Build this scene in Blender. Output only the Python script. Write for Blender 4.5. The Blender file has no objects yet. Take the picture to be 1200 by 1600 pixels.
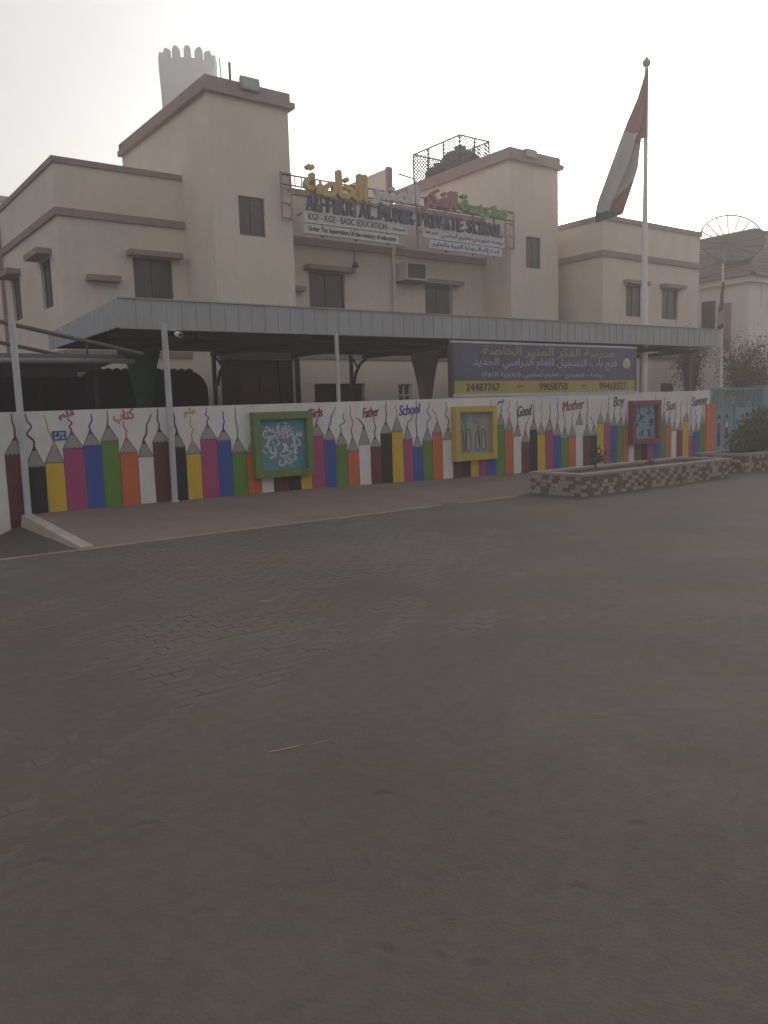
import bpy, math, random
import numpy as np
from mathutils import Vector, Matrix
R = math.radians
random.seed(11)
sc = bpy.context.scene
col = sc.collection

# ------------------------------------------------------------------ camera
EYE = Vector((0, 0, 1.6))
PITCH, ROLL, YAW = 0.125311, 0.0300412, 0.637722
fw = Vector((math.sin(YAW)*math.cos(PITCH), math.cos(YAW)*math.cos(PITCH), -math.sin(PITCH)))
rt = Vector((math.cos(YAW), -math.sin(YAW), 0)); dn = fw.cross(rt)
rt2 = rt*math.cos(ROLL)+dn*math.sin(ROLL); dn2 = dn*math.cos(ROLL)-rt*math.sin(ROLL)
cam = bpy.data.cameras.new('camera'); cam.sensor_fit = 'VERTICAL'; cam.sensor_height = 36
cam.lens = 36*1262.57/1600; cam.clip_start = .05; cam.clip_end = 2000
co = bpy.data.objects.new('camera', cam); col.objects.link(co)
co.matrix_world = Matrix(((rt2.x, -dn2.x, -fw.x, EYE.x), (rt2.y, -dn2.y, -fw.y, EYE.y), (rt2.z, -dn2.z, -fw.z, EYE.z), (0, 0, 0, 1)))
sc.camera = co

# ------------------------------------------------------------------ sky, sun, exposure
SUN_EL, SUN_AZ = R(7), R(58)
w = bpy.data.worlds.new('World'); sc.world = w; w.use_nodes = True
nt = w.node_tree; bg = nt.nodes['Background']
sky = nt.nodes.new('ShaderNodeTexSky'); sky.sky_type = 'NISHITA'; sky.sun_disc = False
sky.sun_elevation = SUN_EL; sky.sun_rotation = SUN_AZ; sky.air_density = 1.0; sky.dust_density = 4.0; sky.ozone_density = 1.0
hs = nt.nodes.new('ShaderNodeHueSaturation'); hs.inputs['Saturation'].default_value = .22
nt.links.new(sky.outputs[0], hs.inputs['Color']); nt.links.new(hs.outputs[0], bg.inputs[0])
bg.inputs[1].default_value = .15
sl = bpy.data.lights.new('sun', 'SUN'); sl.energy = .5; sl.angle = R(12); sl.color = (1, .86, .72)
so = bpy.data.objects.new('sun', sl); col.objects.link(so)
so.rotation_euler = Vector((math.sin(SUN_AZ)*math.cos(SUN_EL), math.cos(SUN_AZ)*math.cos(SUN_EL), math.sin(SUN_EL))).to_track_quat('Z', 'Y').to_euler()
so.location = (30, 20, 40)
vs = sc.view_settings; vs.view_transform = 'Standard'; vs.look = 'None'; vs.gamma = 1; vs.use_curve_mapping = False
vs.exposure = 1.38

# ------------------------------------------------------------------ materials
def mat(name, c, rough=.8, var=.1, scale=1.5, fine=.0, bump=.0, bscale=60, tint=None, tscale=.5, tamt=.0, streak=0, spec=.3, metal=0):
    m = bpy.data.materials.new(name); m.use_nodes = True; t = m.node_tree; N = t.nodes; L = t.links
    b = N['Principled BSDF']; b.inputs['Roughness'].default_value = rough; b.inputs['Specular IOR Level'].default_value = spec
    b.inputs['Metallic'].default_value = metal
    g = N.new('ShaderNodeNewGeometry')
    rgb = N.new('ShaderNodeRGB'); rgb.outputs[0].default_value = (*c, 1); cur = rgb.outputs[0]
    def noise(sc_, det=5, stretch=None):
        n = N.new('ShaderNodeTexNoise'); n.inputs['Scale'].default_value = sc_; n.inputs['Detail'].default_value = det; n.inputs['Roughness'].default_value = .62
        src = g.outputs['Position']
        if stretch:
            mp = N.new('ShaderNodeMapping'); mp.inputs['Scale'].default_value = stretch; L.new(src, mp.inputs[0]); src = mp.outputs[0]
        L.new(src, n.inputs['Vector']); return n.outputs['Fac']
    def mul(cur, fac, amt):
        mr = N.new('ShaderNodeMapRange'); mr.inputs[1].default_value = .28; mr.inputs[2].default_value = .72; mr.inputs[3].default_value = 1-amt; mr.inputs[4].default_value = 1+amt
        L.new(fac, mr.inputs[0]); mx = N.new('ShaderNodeMix'); mx.data_type = 'RGBA'; mx.blend_type = 'MULTIPLY'; mx.inputs[0].default_value = 1
        L.new(cur, mx.inputs[6]); L.new(mr.outputs[0], mx.inputs[7]); return mx.outputs[2]
    if tint:
        mr = N.new('ShaderNodeMapRange'); mr.inputs[1].default_value = .42; mr.inputs[2].default_value = .66; mr.inputs[4].default_value = tamt
        L.new(noise(tscale, 4), mr.inputs[0]); mx = N.new('ShaderNodeMix'); mx.data_type = 'RGBA'; L.new(mr.outputs[0], mx.inputs[0])
        L.new(cur, mx.inputs[6]); mx.inputs[7].default_value = (*tint, 1); cur = mx.outputs[2]
    if var: cur = mul(cur, noise(scale), var)
    if fine: cur = mul(cur, noise(scale*22, 3), fine)
    if streak: cur = mul(cur, noise(1.0, 4, (5, 5, .35)), streak)
    L.new(cur, b.inputs['Base Color'])
    if bump:
        bp = N.new('ShaderNodeBump'); bp.inputs['Strength'].default_value = bump; bp.inputs['Distance'].default_value = .01
        L.new(noise(bscale, 4), bp.inputs['Height']); L.new(bp.outputs[0], b.inputs['Normal'])
    return m
M = {}
M['cream'] = mat('cream_plaster', (.76, .64, .54), .9, .08, .5, .04, .25, 50, streak=.025)
M['pink'] = mat('pink_trim', (.37, .25, .23), .85, .10, 2, .06, .2, 60, streak=.08)
M['white'] = mat('white_wall_paint', (.73, .69, .68), .8, .05, 1.1, .03, .2, 45, streak=.07, tint=(.5, .46, .43), tscale=1.3, tamt=.25)
M['glass'] = mat('dark_tinted_glass', (.085, .073, .067), .16, .15, 1.2, spec=.5)
M['alum'] = mat('brown_aluminium', (.13, .11, .10), .5, .1, 3)
M['galv'] = mat('galvanised_sheet', (.40, .395, .40), .6, .08, 1.2, .04, streak=.05, spec=.35)
M['galv_shaded'] = mat('shaded_sheet_underside', (.075, .066, .06), .75, .2, .8)  # darker copy of the sheet, with the canopy's shade put into its colour
M['steel'] = mat('painted_pole', (.52, .52, .54), .55, .1, 3, .05, streak=.1)
M['darksteel'] = mat('dark_steel', (.10, .088, .08), .6, .15, 4)
M['whitesteel'] = mat('white_pole_paint', (.72, .69, .67), .5, .06, 3)
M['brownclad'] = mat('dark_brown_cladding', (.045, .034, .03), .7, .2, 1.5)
M['reddoor'] = mat('dark_red_door', (.10, .038, .032), .6, .15, 3)
M['green_col'] = mat('green_column_paint', (.035, .12, .075), .6, .12, 2)
M['cream_col'] = mat('cream_column_paint', (.30, .27, .23), .8, .12, 2)
M['pale_col'] = mat('pale_column_paint', (.55, .50, .43), .8, .12, 2)
M['bluegrey'] = mat('blue_grey_sheet', (.16, .19, .24), .6, .15, 2)
M['black'] = mat('black_fabric', (.028, .024, .022), .9, .25, 2)
M['shade'] = mat('brown_black_sheet', (.03, .026, .025), .9, .25, 1.3)  # near-black, stands in for darkness in the doorway and under the awning
M['sand'] = mat('dusty_sand', (.116, .098, .087), .80, .17, .6, .12, .5, 70, tint=(.134, .099, .086), tscale=.4, tamt=.85, spec=.45)
M['paver'] = mat('dusty_paver', (.128, .109, .098), .74, .14, .6, .08, .3, 90, tint=(.146, .108, .095), tscale=.4, tamt=.85, spec=.45)
M['side'] = mat('pink_pavement', (.235, .170, .155), .9, .14, .7, .12, .5, 40, tint=(.20, .155, .14), tscale=1.1, tamt=.6)
M['conc'] = mat('pale_concrete', (.44, .38, .335), .9, .16, 3, .08, .3, 60)
M['strip'] = mat('worn_kerb_strip', (.30, .25, .22), .9, .25, 2.2, .12, .3, 60)
M['dirt'] = mat('dip_dirt', (.15, .12, .10), .95, .25, 2, .15, .6, 40)
M['soil'] = mat('planter_soil', (.10, .078, .065), .95, .25, 4, .2, .6, 40)
M['stone_l'] = mat('pale_stone', (.41, .34, .285), .85, .16, 5, .1, .4, 50)
M['stone_d'] = mat('brown_stone', (.20, .145, .12), .85, .2, 5, .1, .4, 50)
M['grout'] = mat('planter_mortar', (.24, .195, .165), .95, .1, 6)
M['rim'] = mat('planter_rim', (.36, .30, .265), .85, .12, 4, .06)
M['gate'] = mat('blue_gate_paint', (.20, .31, .34), .55, .1, 2, .04, streak=.1)
M['gate2'] = mat('blue_post_paint', (.19, .28, .37), .65, .08, 2)
M['orange_p'] = mat('orange_pillar_paint', (.62, .17, .07), .7, .1, 2)
M['villa'] = mat('grey_white_render', (.80, .72, .68), .9, .06, .6, .04, streak=.03)
M['tile'] = mat('clay_roof_tile', (.24, .165, .15), .85, .2, 1.5, .12)
M['castle'] = mat('grey_stone_render', (.36, .37, .41), .9, .06, .3)
M['tank'] = mat('brown_water_tank', (.20, .175, .155), .6, .15, 2)
M['dish'] = mat('mesh_dish_grey', (.20, .185, .18), .7, .1, 3)
M['dishmesh'] = mat('perforated_dish_mesh', (.16, .145, .14), .7, .1, 3); M['dishmesh'].node_tree.nodes['Principled BSDF'].inputs['Alpha'].default_value = .86
M['lamp'] = mat('floodlight_body', (.28, .28, .28), .5, .08, 4)
M['lampglass'] = mat('floodlight_glass', (.36, .37, .38), .2, .05, 4, spec=.5)
M['acwhite'] = mat('ac_case', (.66, .62, .59), .6, .08, 3)
M['acgrille'] = mat('ac_grille', (.13, .125, .12), .7, .1, 8)
for k, c in dict(brown=(.145, .052, .045), black=(.032, .028, .028), yellow=(.66, .43, .035), magenta=(.40, .075, .19), blue=(.05, .105, .36), green=(.13, .255, .045),
                 orange=(.62, .155, .055), white=(.73, .69, .685), wood=(.34, .315, .30), line=(.06, .05, .05), ink_blue=(.05, .08, .3), ink_red=(.24, .05, .045),
                 frame_green=(.165, .225, .075), panel_blue=(.12, .30, .38), frame_yellow=(.54, .40, .085), panel_grey=(.34, .34, .31), frame_red=(.24, .06, .06), panel_lblue=(.20, .36, .45),
                 banner=(.12, .115, .185), banner_y=(.44, .345, .10), banner_gold=(.40, .29, .10), banner_text=(.42, .40, .42), gold=(.62, .44, .17), let_white=(.62, .60, .60), let_red=(.36, .16, .15), let_green=(.16, .36, .10), let_blue=(.105, .11, .17), board=(.66, .64, .64), skin=(.42, .28, .21), navy=(.04, .05, .11)).items():
    M[k] = mat(k+'_paint', c, .65, .09, 2.2, .05, .1, 60, streak=.06)

def leafmat(name, c):
    return mat(name, c, .6, .35, 6, .1)
M['leaf'] = leafmat('green_leaf', (.12, .145, .06)); M['leaf2'] = leafmat('olive_leaf', (.10, .105, .055))
M['leaf3'] = leafmat('dry_brown_leaf', (.14, .105, .08)); M['bloom'] = leafmat('reddish_bloom', (.20, .065, .05)); M['bark'] = mat('bark', (.12, .09, .07), .9, .2, 8)
M['flag_red'] = mat('flag_red', (.26, .10, .095), .8, .1, 2); M['flag_white'] = mat('flag_white', (.40, .37, .34), .8, .1, 2); M['flag_green'] = mat('flag_green', (.05, .10, .06), .8, .1, 2)

# ------------------------------------------------------------------ mesh helpers
class MB:
    def __init__(s): s.v = []; s.f = []; s.mi = []; s.cur = 0
    def quad(s, *p):
        n = len(s.v); s.v += [tuple(q) for q in p]; s.f.append(tuple(range(n, n+len(p)))); s.mi.append(s.cur)
    def hexa(s, b, t):          # 4 bottom points ccw, 4 top points ccw
        n = len(s.v); s.v += [tuple(q) for q in b]+[tuple(q) for q in t]
        for f in ((3, 2, 1, 0), (4, 5, 6, 7), (0, 1, 5, 4), (1, 2, 6, 5), (2, 3, 7, 6), (3, 0, 4, 7)):
            s.f.append(tuple(n+i for i in f)); s.mi.append(s.cur)
        return s
    def box(s, x0, x1, y0, y1, z0, z1):
        return s.hexa([(x0, y0, z0), (x1, y0, z0), (x1, y1, z0), (x0, y1, z0)], [(x0, y0, z1), (x1, y0, z1), (x1, y1, z1), (x0, y1, z1)])
    def tube(s, pts, r, n=8, cap=True):
        pts = [Vector(p) for p in pts]; rs = r if isinstance(r, (list, tuple)) else [r]*len(pts); base = len(s.v); up = None
        for i, p in enumerate(pts):
            d = (pts[min(i+1, len(pts)-1)]-pts[max(i-1, 0)]).normalized()
            if up is None: up = Vector((0, 0, 1)) if abs(d.z) < .9 else Vector((1, 0, 0))
            a = d.cross(up).normalized(); b = a.cross(d).normalized(); up = b
            for k in range(n):
                t = 2*math.pi*k/n; s.v.append(tuple(p+a*math.cos(t)*rs[i]+b*math.sin(t)*rs[i]))
        for i in range(len(pts)-1):
            for k in range(n):
                k2 = (k+1) % n; s.f.append((base+i*n+k, base+i*n+k2, base+(i+1)*n+k2, base+(i+1)*n+k)); s.mi.append(s.cur)
        if cap:
            s.f.append(tuple(base+k for k in reversed(range(n)))); s.mi.append(s.cur)
            s.f.append(tuple(base+(len(pts)-1)*n+k for k in range(n))); s.mi.append(s.cur)
        return s
    def lathe(s, cx, cy, prof, n=20):
        base = len(s.v)
        for r, z in prof:
            for k in range(n):
                t = 2*math.pi*k/n; s.v.append((cx+r*math.cos(t), cy+r*math.sin(t), z))
        for i in range(len(prof)-1):
            for k in range(n):
                k2 = (k+1) % n; s.f.append((base+i*n+k, base+i*n+k2, base+(i+1)*n+k2, base+(i+1)*n+k)); s.mi.append(s.cur)
        s.f.append(tuple(base+k for k in reversed(range(n)))); s.mi.append(s.cur)
        s.f.append(tuple(base+(len(prof)-1)*n+k for k in range(n))); s.mi.append(s.cur)
        return s
    def prism_xz(s, poly, y0, y1):   # polygon in x,z (ccw seen from -Y); y0 is the front
        n = len(poly); b = len(s.v)
        s.v += [(x, y0, z) for x, z in poly]+[(x, y1, z) for x, z in poly]
        s.f.append(tuple(b+i for i in range(n))); s.mi.append(s.cur)
        s.f.append(tuple(b+n+i for i in reversed(range(n)))); s.mi.append(s.cur)
        for i in range(n):
            j = (i+1) % n; s.f.append((b+j, b+i, b+n+i, b+n+j)); s.mi.append(s.cur)
        return s
    def ribbon_xz(s, pts, wd, y0, y1):  # a painted stroke along pts (x,z)
        L, Rr = [], []
        for i, (x, z) in enumerate(pts):
            a = pts[max(i-1, 0)]; b = pts[min(i+1, len(pts)-1)]; dx, dz = b[0]-a[0], b[1]-a[1]; l = math.hypot(dx, dz) or 1
            ww = wd[i] if isinstance(wd, list) else wd
            L.append((x-dz/l*ww/2, z+dx/l*ww/2)); Rr.append((x+dz/l*ww/2, z-dx/l*ww/2))
        for i in range(len(pts)-1): s.prism_xz([Rr[i], Rr[i+1], L[i+1], L[i]], y0, y1)
        return s
    def build(s, name, m, parent=None, smooth=False, local=False):
        off = parent_loc(parent) if parent and not local else Vector()
        me = bpy.data.meshes.new(name); me.from_pydata([(x-off.x, y-off.y, z-off.z) for x, y, z in s.v], [], s.f)
        for mm in (m if isinstance(m, list) else [m]): me.materials.append(M[mm] if isinstance(mm, str) else mm)
        if isinstance(m, list): me.polygons.foreach_set('material_index', s.mi)
        if smooth:
            me.polygons.foreach_set('use_smooth', [True]*len(me.polygons))
            me.set_sharp_from_angle(angle=R(40))
        me.update()
        o = bpy.data.objects.new(name, me); col.objects.link(o)
        if parent: o.parent = parent
        return o
def parent_loc(p):
    v = Vector()
    while p: v += p.location; p = p.parent
    return v
def tag(o, label, cat, group=None):
    o['label'] = label; o['category'] = cat
    if group: o['group'] = group
    return o
def thing(name, label, cat, loc, group=None):
    o = bpy.data.objects.new(name, None); o.empty_display_size = .2; col.objects.link(o); o.location = loc; return tag(o, label, cat, group)
def struct(o, kind='structure'): o['kind'] = kind; return o
def inst(me_obj, parent, loc, rz=0, scale=None, matname=None):   # another copy sharing mesh data
    o = me_obj.copy(); col.objects.link(o); o.parent = parent; o.location = Vector(loc)-parent_loc(parent); o.rotation_euler = (0, 0, rz)
    if scale: o.scale = scale
    return o
def panel(mb, axis, plane, u0, u1, z0, z1, ops=(), depth=.16):
    # wall face with real openings; axis 'y': face at Y=plane looking -Y, u is X; axis 'x': face at X=plane looking -X, u is Y
    P = (lambda u, z, d=0: (u, plane+d, z)) if axis == 'y' else (lambda u, z, d=0: (plane+d, u, z))
    us = sorted({u0, u1, *[a for o in ops for a in o[:2]]}); zs = sorted({z0, z1, *[a for o in ops for a in o[2:4]]})
    def q(*p): mb.quad(*(p if axis == 'y' else p[::-1]))
    for i in range(len(us)-1):
        for j in range(len(zs)-1):
            uc, zc = (us[i]+us[i+1])/2, (zs[j]+zs[j+1])/2
            if any(o[0] < uc < o[1] and o[2] < zc < o[3] for o in ops): continue
            q(P(us[i], zs[j]), P(us[i+1], zs[j]), P(us[i+1], zs[j+1]), P(us[i], zs[j+1]))
    for a, b, c, d in [o[:4] for o in ops]:
        q(P(a, c), P(a, c, depth), P(b, c, depth), P(b, c)); q(P(a, d), P(b, d), P(b, d, depth), P(a, d, depth))
        q(P(a, c), P(a, d), P(a, d, depth), P(a, c, depth)); q(P(b, c), P(b, c, depth), P(b, d, depth), P(b, d))
def block(name, parent, m, x0, x1, y0, y1, z0, z1, front=(), left=(), depth=.16):
    mb = MB(); panel(mb, 'y', y0, x0, x1, z0, z1, front, depth); panel(mb, 'x', x0, y0, y1, z0, z1, left, depth)
    mb.quad((x1, y0, z0), (x1, y1, z0), (x1, y1, z1), (x1, y0, z1)); mb.quad((x1, y1, z0), (x0, y1, z0), (x0, y1, z1), (x1, y1, z1))
    mb.quad((x0, y0, z1), (x1, y0, z1), (x1, y1, z1), (x0, y1, z1))
    return mb.build(name, m, parent)
def window(parent, axis, plane, a, b, c, d, panes=2, depth=.12, fm='alum', rows=1):
    t = .045
    def bx(mb, u0, u1, z0, z1, d0, d1):
        if axis == 'y': mb.box(u0, u1, plane+d0, plane+d1, z0, z1)
        else: mb.box(plane+d0, plane+d1, u0, u1, z0, z1)
    mb = MB(); e = .003
    bx(mb, a+e, b-e, c+e, c+t, depth-.05, depth); bx(mb, a+e, b-e, d-t, d-e, depth-.05, depth)
    bx(mb, a+e, a+t, c+t, d-t, depth-.05, depth); bx(mb, b-t, b-e, c+t, d-t, depth-.05, depth)
    for k in range(1, panes):
        u = a+(b-a)*k/panes; bx(mb, u-t/2, u+t/2, c+t, d-t, depth-.05, depth)
    for k in range(1, rows):
        z = c+(d-c)*k/rows; bx(mb, a+t, b-t, z-t/2, z+t/2, depth-.053, depth-.003)
    f = mb.build('window', fm, parent)
    for k in range(panes):
        p = MB(); bx(p, a+(b-a)*k/panes+.01, a+(b-a)*(k+1)/panes-.01, c+.01, d-.01, depth-.022-.006*k, depth-.012-.006*k); p.build('pane', 'glass', f)
    return f

# Arabic letters joined into their presentation forms, in drawing order
AR = {'ا': (0xFE8D, 2), 'أ': (0xFE83, 2), 'إ': (0xFE87, 2), 'ب': (0xFE8F, 4), 'ة': (0xFE93, 2), 'ت': (0xFE95, 4), 'ث': (0xFE99, 4), 'ج': (0xFE9D, 4), 'ح': (0xFEA1, 4), 'خ': (0xFEA5, 4), 'د': (0xFEA9, 2), 'ذ': (0xFEAB, 2), 'ر': (0xFEAD, 2), 'ز': (0xFEAF, 2),
      'س': (0xFEB1, 4), 'ش': (0xFEB5, 4), 'ص': (0xFEB9, 4), 'ض': (0xFEBD, 4), 'ط': (0xFEC1, 4), 'ع': (0xFEC9, 4), 'غ': (0xFECD, 4), 'ف': (0xFED1, 4), 'ق': (0xFED5, 4), 'ك': (0xFED9, 4), 'ل': (0xFEDD, 4), 'م': (0xFEE1, 4), 'ن': (0xFEE5, 4), 'ه': (0xFEE9, 4), 'و': (0xFEED, 2), 'ي': (0xFEF1, 4)}
def arab(t):
    out = []
    for i, ch in enumerate(t):
        if ch not in AR: out.append({'(': ')', ')': '('}.get(ch, ch)); continue
        b, n = AR[ch]; prev = i > 0 and AR.get(t[i-1], (0, 0))[1] == 4; nxt = n == 4 and i+1 < len(t) and t[i+1] in AR
        out.append(chr(b+(3 if prev and nxt else 2 if nxt else 1 if prev else 0)))
    return ''.join(reversed(out))
_tc = {}
def glyphs(s):
    if s not in _tc:
        c = bpy.data.curves.new('text', 'FONT'); c.body = s; c.resolution_u = 3; c.extrude = .5
        o = bpy.data.objects.new('text', c); col.objects.link(o); bpy.context.view_layer.update()
        me = bpy.data.meshes.new_from_object(o.evaluated_get(bpy.context.evaluated_depsgraph_get()))
        v = np.array([x.co[:] for x in me.vertices]); f = [tuple(p.vertices) for p in me.polygons]
        bpy.data.objects.remove(o); bpy.data.curves.remove(c); bpy.data.meshes.remove(me); _tc[s] = (v, f)
    return _tc[s]
def text(name, s, m, parent, x0, x1, z0, z1, y, depth, bold=0, slant=0, rot=0, keep=False):
    v, f = glyphs(s); lo, hi = v.min(0), v.max(0); V = []; F = []
    sx, sz = (x1-x0-2*bold)/(hi[0]-lo[0]), (z1-z0-bold)/(hi[1]-lo[1])
    if keep: sx = min(sx, sz*1.05)
    shifts = [(0, 0)] if not bold else [(-bold, 0), (bold, 0), (0, bold*.55), (0, -bold*.55)]
    cx, cz = (x0+x1)/2, (z0+z1)/2
    for k, (ox, oz) in enumerate(shifts):
        n = len(V)
        for a, b, c in v:
            X = (a-(lo[0]+hi[0])/2)*sx; Z = (b-(lo[1]+hi[1])/2)*sz; X += slant*Z
            if rot: X, Z = X*math.cos(rot)-Z*math.sin(rot), X*math.sin(rot)+Z*math.cos(rot)
            V.append((cx+X+ox, y-(c+.5)*(depth+.0006*k), cz+Z+oz))
        F += [tuple(n+i for i in q) for q in f]
    mb = MB(); mb.v = V; mb.f = F; mb.mi = [0]*len(F)
    return mb.build(name, m, parent)

# value noise for ground relief
def vnoise(x, y, seed):
    rs = np.random.RandomState(seed); T = rs.rand(256, 256)
    xi = np.floor(x).astype(int); yi = np.floor(y).astype(int); fx = x-xi; fy = y-yi; fx = fx*fx*(3-2*fx); fy = fy*fy*(3-2*fy)
    g = lambda a, b: T[a % 256, b % 256]
    return (g(xi, yi)*(1-fx)+g(xi+1, yi)*fx)*(1-fy)+(g(xi, yi+1)*(1-fx)+g(xi+1, yi+1)*fx)*fy-.5

# ------------------------------------------------------------------ ground
PRINTS = [(1.27, 1.80, .036, .5), (1.44, 1.56, .042, 1.2), (1.95, 1.63, .04, 1.0), (1.77, 1.92, .034, .9), (1.73, 1.38, .05, 1.6), (.99, 2.96, .05, 1.0), (.93, 2.29, .05, 1.4), (1.86, 2.57, .045, 1.2), (2.45, 1.75, .04, 1.2), (.59, 2.95, .05, .8), (1.37, 1.67, .03, .3), (1.05, 1.55, .04, .6), (.75, 1.75, .038, .4), (1.6, 2.2, .04, 2.4), (2.1, 2.15, .035, 1.8), (1.2, 2.1, .03, 2.0)]
def sand_h(x, y):
    h = .010*vnoise(x*.9, y*.9, 1)+.006*vnoise(x*2.3+3, y*2.3, 2)+.004*vnoise(x*7, y*7, 3)+.0022*vnoise(x*21, y*21, 5)
    t = x*.55-y*.83                                    # faint drag lines running one way across the dust
    h += .006*vnoise(t*9, (x*.83+y*.55)*.9, 7)+.0045*vnoise(t*26, (x*.83+y*.55)*1.4, 8)
    cover = np.clip((4.9-np.hypot(x-1.6, y*1.02))/2.2, 0, 1)+np.clip((x-4.2)/2.5-(y-4.5)/6, 0, .9)
    h += -.0015+.010*np.clip(cover, 0, 1.1)
    for px, py, r, a in PRINTS:
        d = np.hypot(x-px, y-py); ang = np.arctan2(y-py, x-px); df = np.abs((ang-a+np.pi) % (2*np.pi)-np.pi)
        h -= .009*np.exp(-((d-r)/.010)**2)*np.clip(1.5-df, 0, 1); h += .0035*np.exp(-((d-r-.022)/.012)**2)*np.clip(1.5-df, 0, 1)
    dip = np.clip((2.86-x)/.5, 0, 1)*np.clip((y-10.25)/.5, 0, 1)*np.clip((14-y)/.5, 0, 1)
    return h-dip*(.20+.08*vnoise(x*2.2, y*2.2, 9))
def axis_pts(fine0, fine1, st, mid0, mid1, st2, far):
    a = list(np.arange(fine0, fine1, st)); p = fine0; s = st
    lo = []
    while p > -far:
        s = min(s*1.25, 12) if p < mid0 else st2; p -= s; lo.append(p)
    p = a[-1]; s = st
    while p < far:
        s = min(s*1.25, 12) if p > mid1 else st2; p += s; a.append(p)
    return np.array(lo[::-1]+a)
gx = axis_pts(.1, 2.6, .016, -.8, 9.5, .06, 140); gy = axis_pts(.9, 3.4, .016, .4, 13.6, .06, 140)
GX, GY = np.meshgrid(gx, gy); far = np.clip((np.hypot(GX-3, GY-5)-14)/4, 0, 1)
GZ = sand_h(GX, GY)*(1-far)-.004*far-.02*np.clip((GY-10.25)/.2, 0, 1)*(GX > 2.86)
nx, ny = len(gx), len(gy)
gv = np.stack([GX.ravel(), GY.ravel(), GZ.ravel()], 1)
idx = np.arange(nx*ny).reshape(ny, nx); gf = np.stack([idx[:-1, :-1].ravel(), idx[:-1, 1:].ravel(), idx[1:, 1:].ravel(), idx[1:, :-1].ravel()], 1)
me = bpy.data.meshes.new('ground'); me.from_pydata(gv.tolist(), [], gf.tolist()); me.materials.append(M['sand'])
me.polygons.foreach_set('use_smooth', [True]*len(me.polygons)); me.update()
ground = bpy.data.objects.new('ground', me); col.objects.link(ground); struct(ground)

# pavers showing through the dust: the most visible as pieces, the rest joined
pv = MB(); pw, pd = .0992, .0492
pv.hexa([(-pw, -pd, -.05), (pw, -pd, -.05), (pw, pd, -.05), (-pw, pd, -.05)], [(-pw+.0015, -pd+.0015, 0), (pw-.0015, -pd+.0015, 0), (pw-.0015, pd-.0015, 0), (-pw+.0015, pd-.0015, 0)])
paver0 = pv.build('paver', 'paver', ground)
spots = []
rs = np.random.RandomState(4); j = 0; y = 2.6
while y < 10.0:
    x = -.4+(.1 if j % 2 else 0)
    while x < 11:
        if math.atan2(x, y)-YAW < .47 and math.atan2(x, y)-YAW > -.5: spots.append((x, y, rs.uniform(-.0012, .0008), rs.uniform(-.006, .006), rs.uniform(-.01, .01)))
        x += .202
    y += .101; j += 1
sx_ = np.array(spots); expo = sx_[:, 2]-sand_h(sx_[:, 0], sx_[:, 1]); dist = np.hypot(sx_[:, 0], sx_[:, 1])
order = np.argsort(np.where(expo > -.001, dist, dist+50)); big = set(order[:300].tolist())
stuff = MB(); first = True
for i, (x, y, z, a, tl) in enumerate(spots):
    if expo[i] < -.004: continue
    if i in big:
        if first: paver0.location = (x, y, z); paver0.rotation_euler = (tl*.3, tl*.3, a); first = False
        else:
            o = paver0.copy(); col.objects.link(o); o.location = (x, y, z); o.rotation_euler = (tl*.3, tl*.4, a)
    else:
        stuff.hexa([(x-pw, y-pd, z-.04), (x+pw, y-pd, z-.04), (x+pw, y+pd, z-.04), (x-pw, y+pd, z-.04)], [(x-pw+.0015, y-pd+.0015, z), (x+pw-.0015, y-pd+.0015, z+tl*.1), (x+pw-.0015, y+pd-.0015, z), (x-pw+.0015, y+pd-.0015, z-tl*.1)])
o = stuff.build('paver_field', 'paver', ground); struct(o, 'stuff')

# pale scuffs left on the ground
for (x0, y0), (x1, y1), w_ in (((1.70, 3.30), (1.89, 3.26), .02), ((3.32, 8.08), (3.47, 7.98), .05), ((3.15, 6.10), (3.29, 6.07), .04), ((5.45, 9.81), (5.58, 9.76), .05), ((3.22, 2.61), (3.27, 2.55), .012), ((1.9, 3.24), (2.02, 3.22), .012)):
    mb = MB(); n = 6; d = Vector((x1-x0, y1-y0)).normalized(); nn = Vector((-d.y, d.x)); L_, R_ = [], []
    for k in range(n+1):
        t = k/n; c = Vector((x0, y0)).lerp(Vector((x1, y1)), t); hw = w_*math.sin(math.pi*(.08+.84*t))*random.uniform(.6, 1)/2
        zz = lambda p: max(float(sand_h(np.array(p.x), np.array(p.y))), .0016)+.002
        p, q = c+nn*hw, c-nn*hw; L_.append((p.x, p.y, zz(p))); R_.append((q.x, q.y, zz(q)))
    for k in range(n): mb.quad(R_[k], R_[k+1], L_[k+1], L_[k])
    struct(mb.build('scuff_mark', 'strip'))
# pavement ramp between the strip and the wall
def side_z(x): return float(np.interp(x, [2.9, 8, 11.6, 14.3, 21.7, 26], [.155, .14, .07, .025, .01, .01]))
mb = MB(); xs = list(np.arange(3.02, 27, .4)); ysv = [10.16, 10.6, 11.2, 12, 12.7, 13.3]
for i in range(len(xs)-1):
    for j in range(len(ysv)-1):
        P = lambda a, b: (a, b, .006+side_z(a)*((b-10.16)/3.14)**.8)
        mb.quad(P(xs[i], ysv[j]), P(xs[i+1], ysv[j]), P(xs[i+1], ysv[j+1]), P(xs[i], ysv[j+1]))
struct(mb.build('pavement', 'side', smooth=True))
# flush concrete strip along the road edge, in worn lengths
mb = MB(); x = -1.0
while x < 9.9:
    l = .95; mb.hexa([(x, 10.06, -.1), (x+l-.012, 10.06, -.1), (x+l-.012, 10.16, -.1), (x, 10.16, -.1)], [(x, 10.06+random.uniform(-.006, .006), .012+random.uniform(-.006, .004)), (x+l-.012, 10.06, .011), (x+l-.012, 10.16, .012), (x, 10.16, .012)]); x += l
struct(mb.build('kerb_strip', 'strip'))
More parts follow.
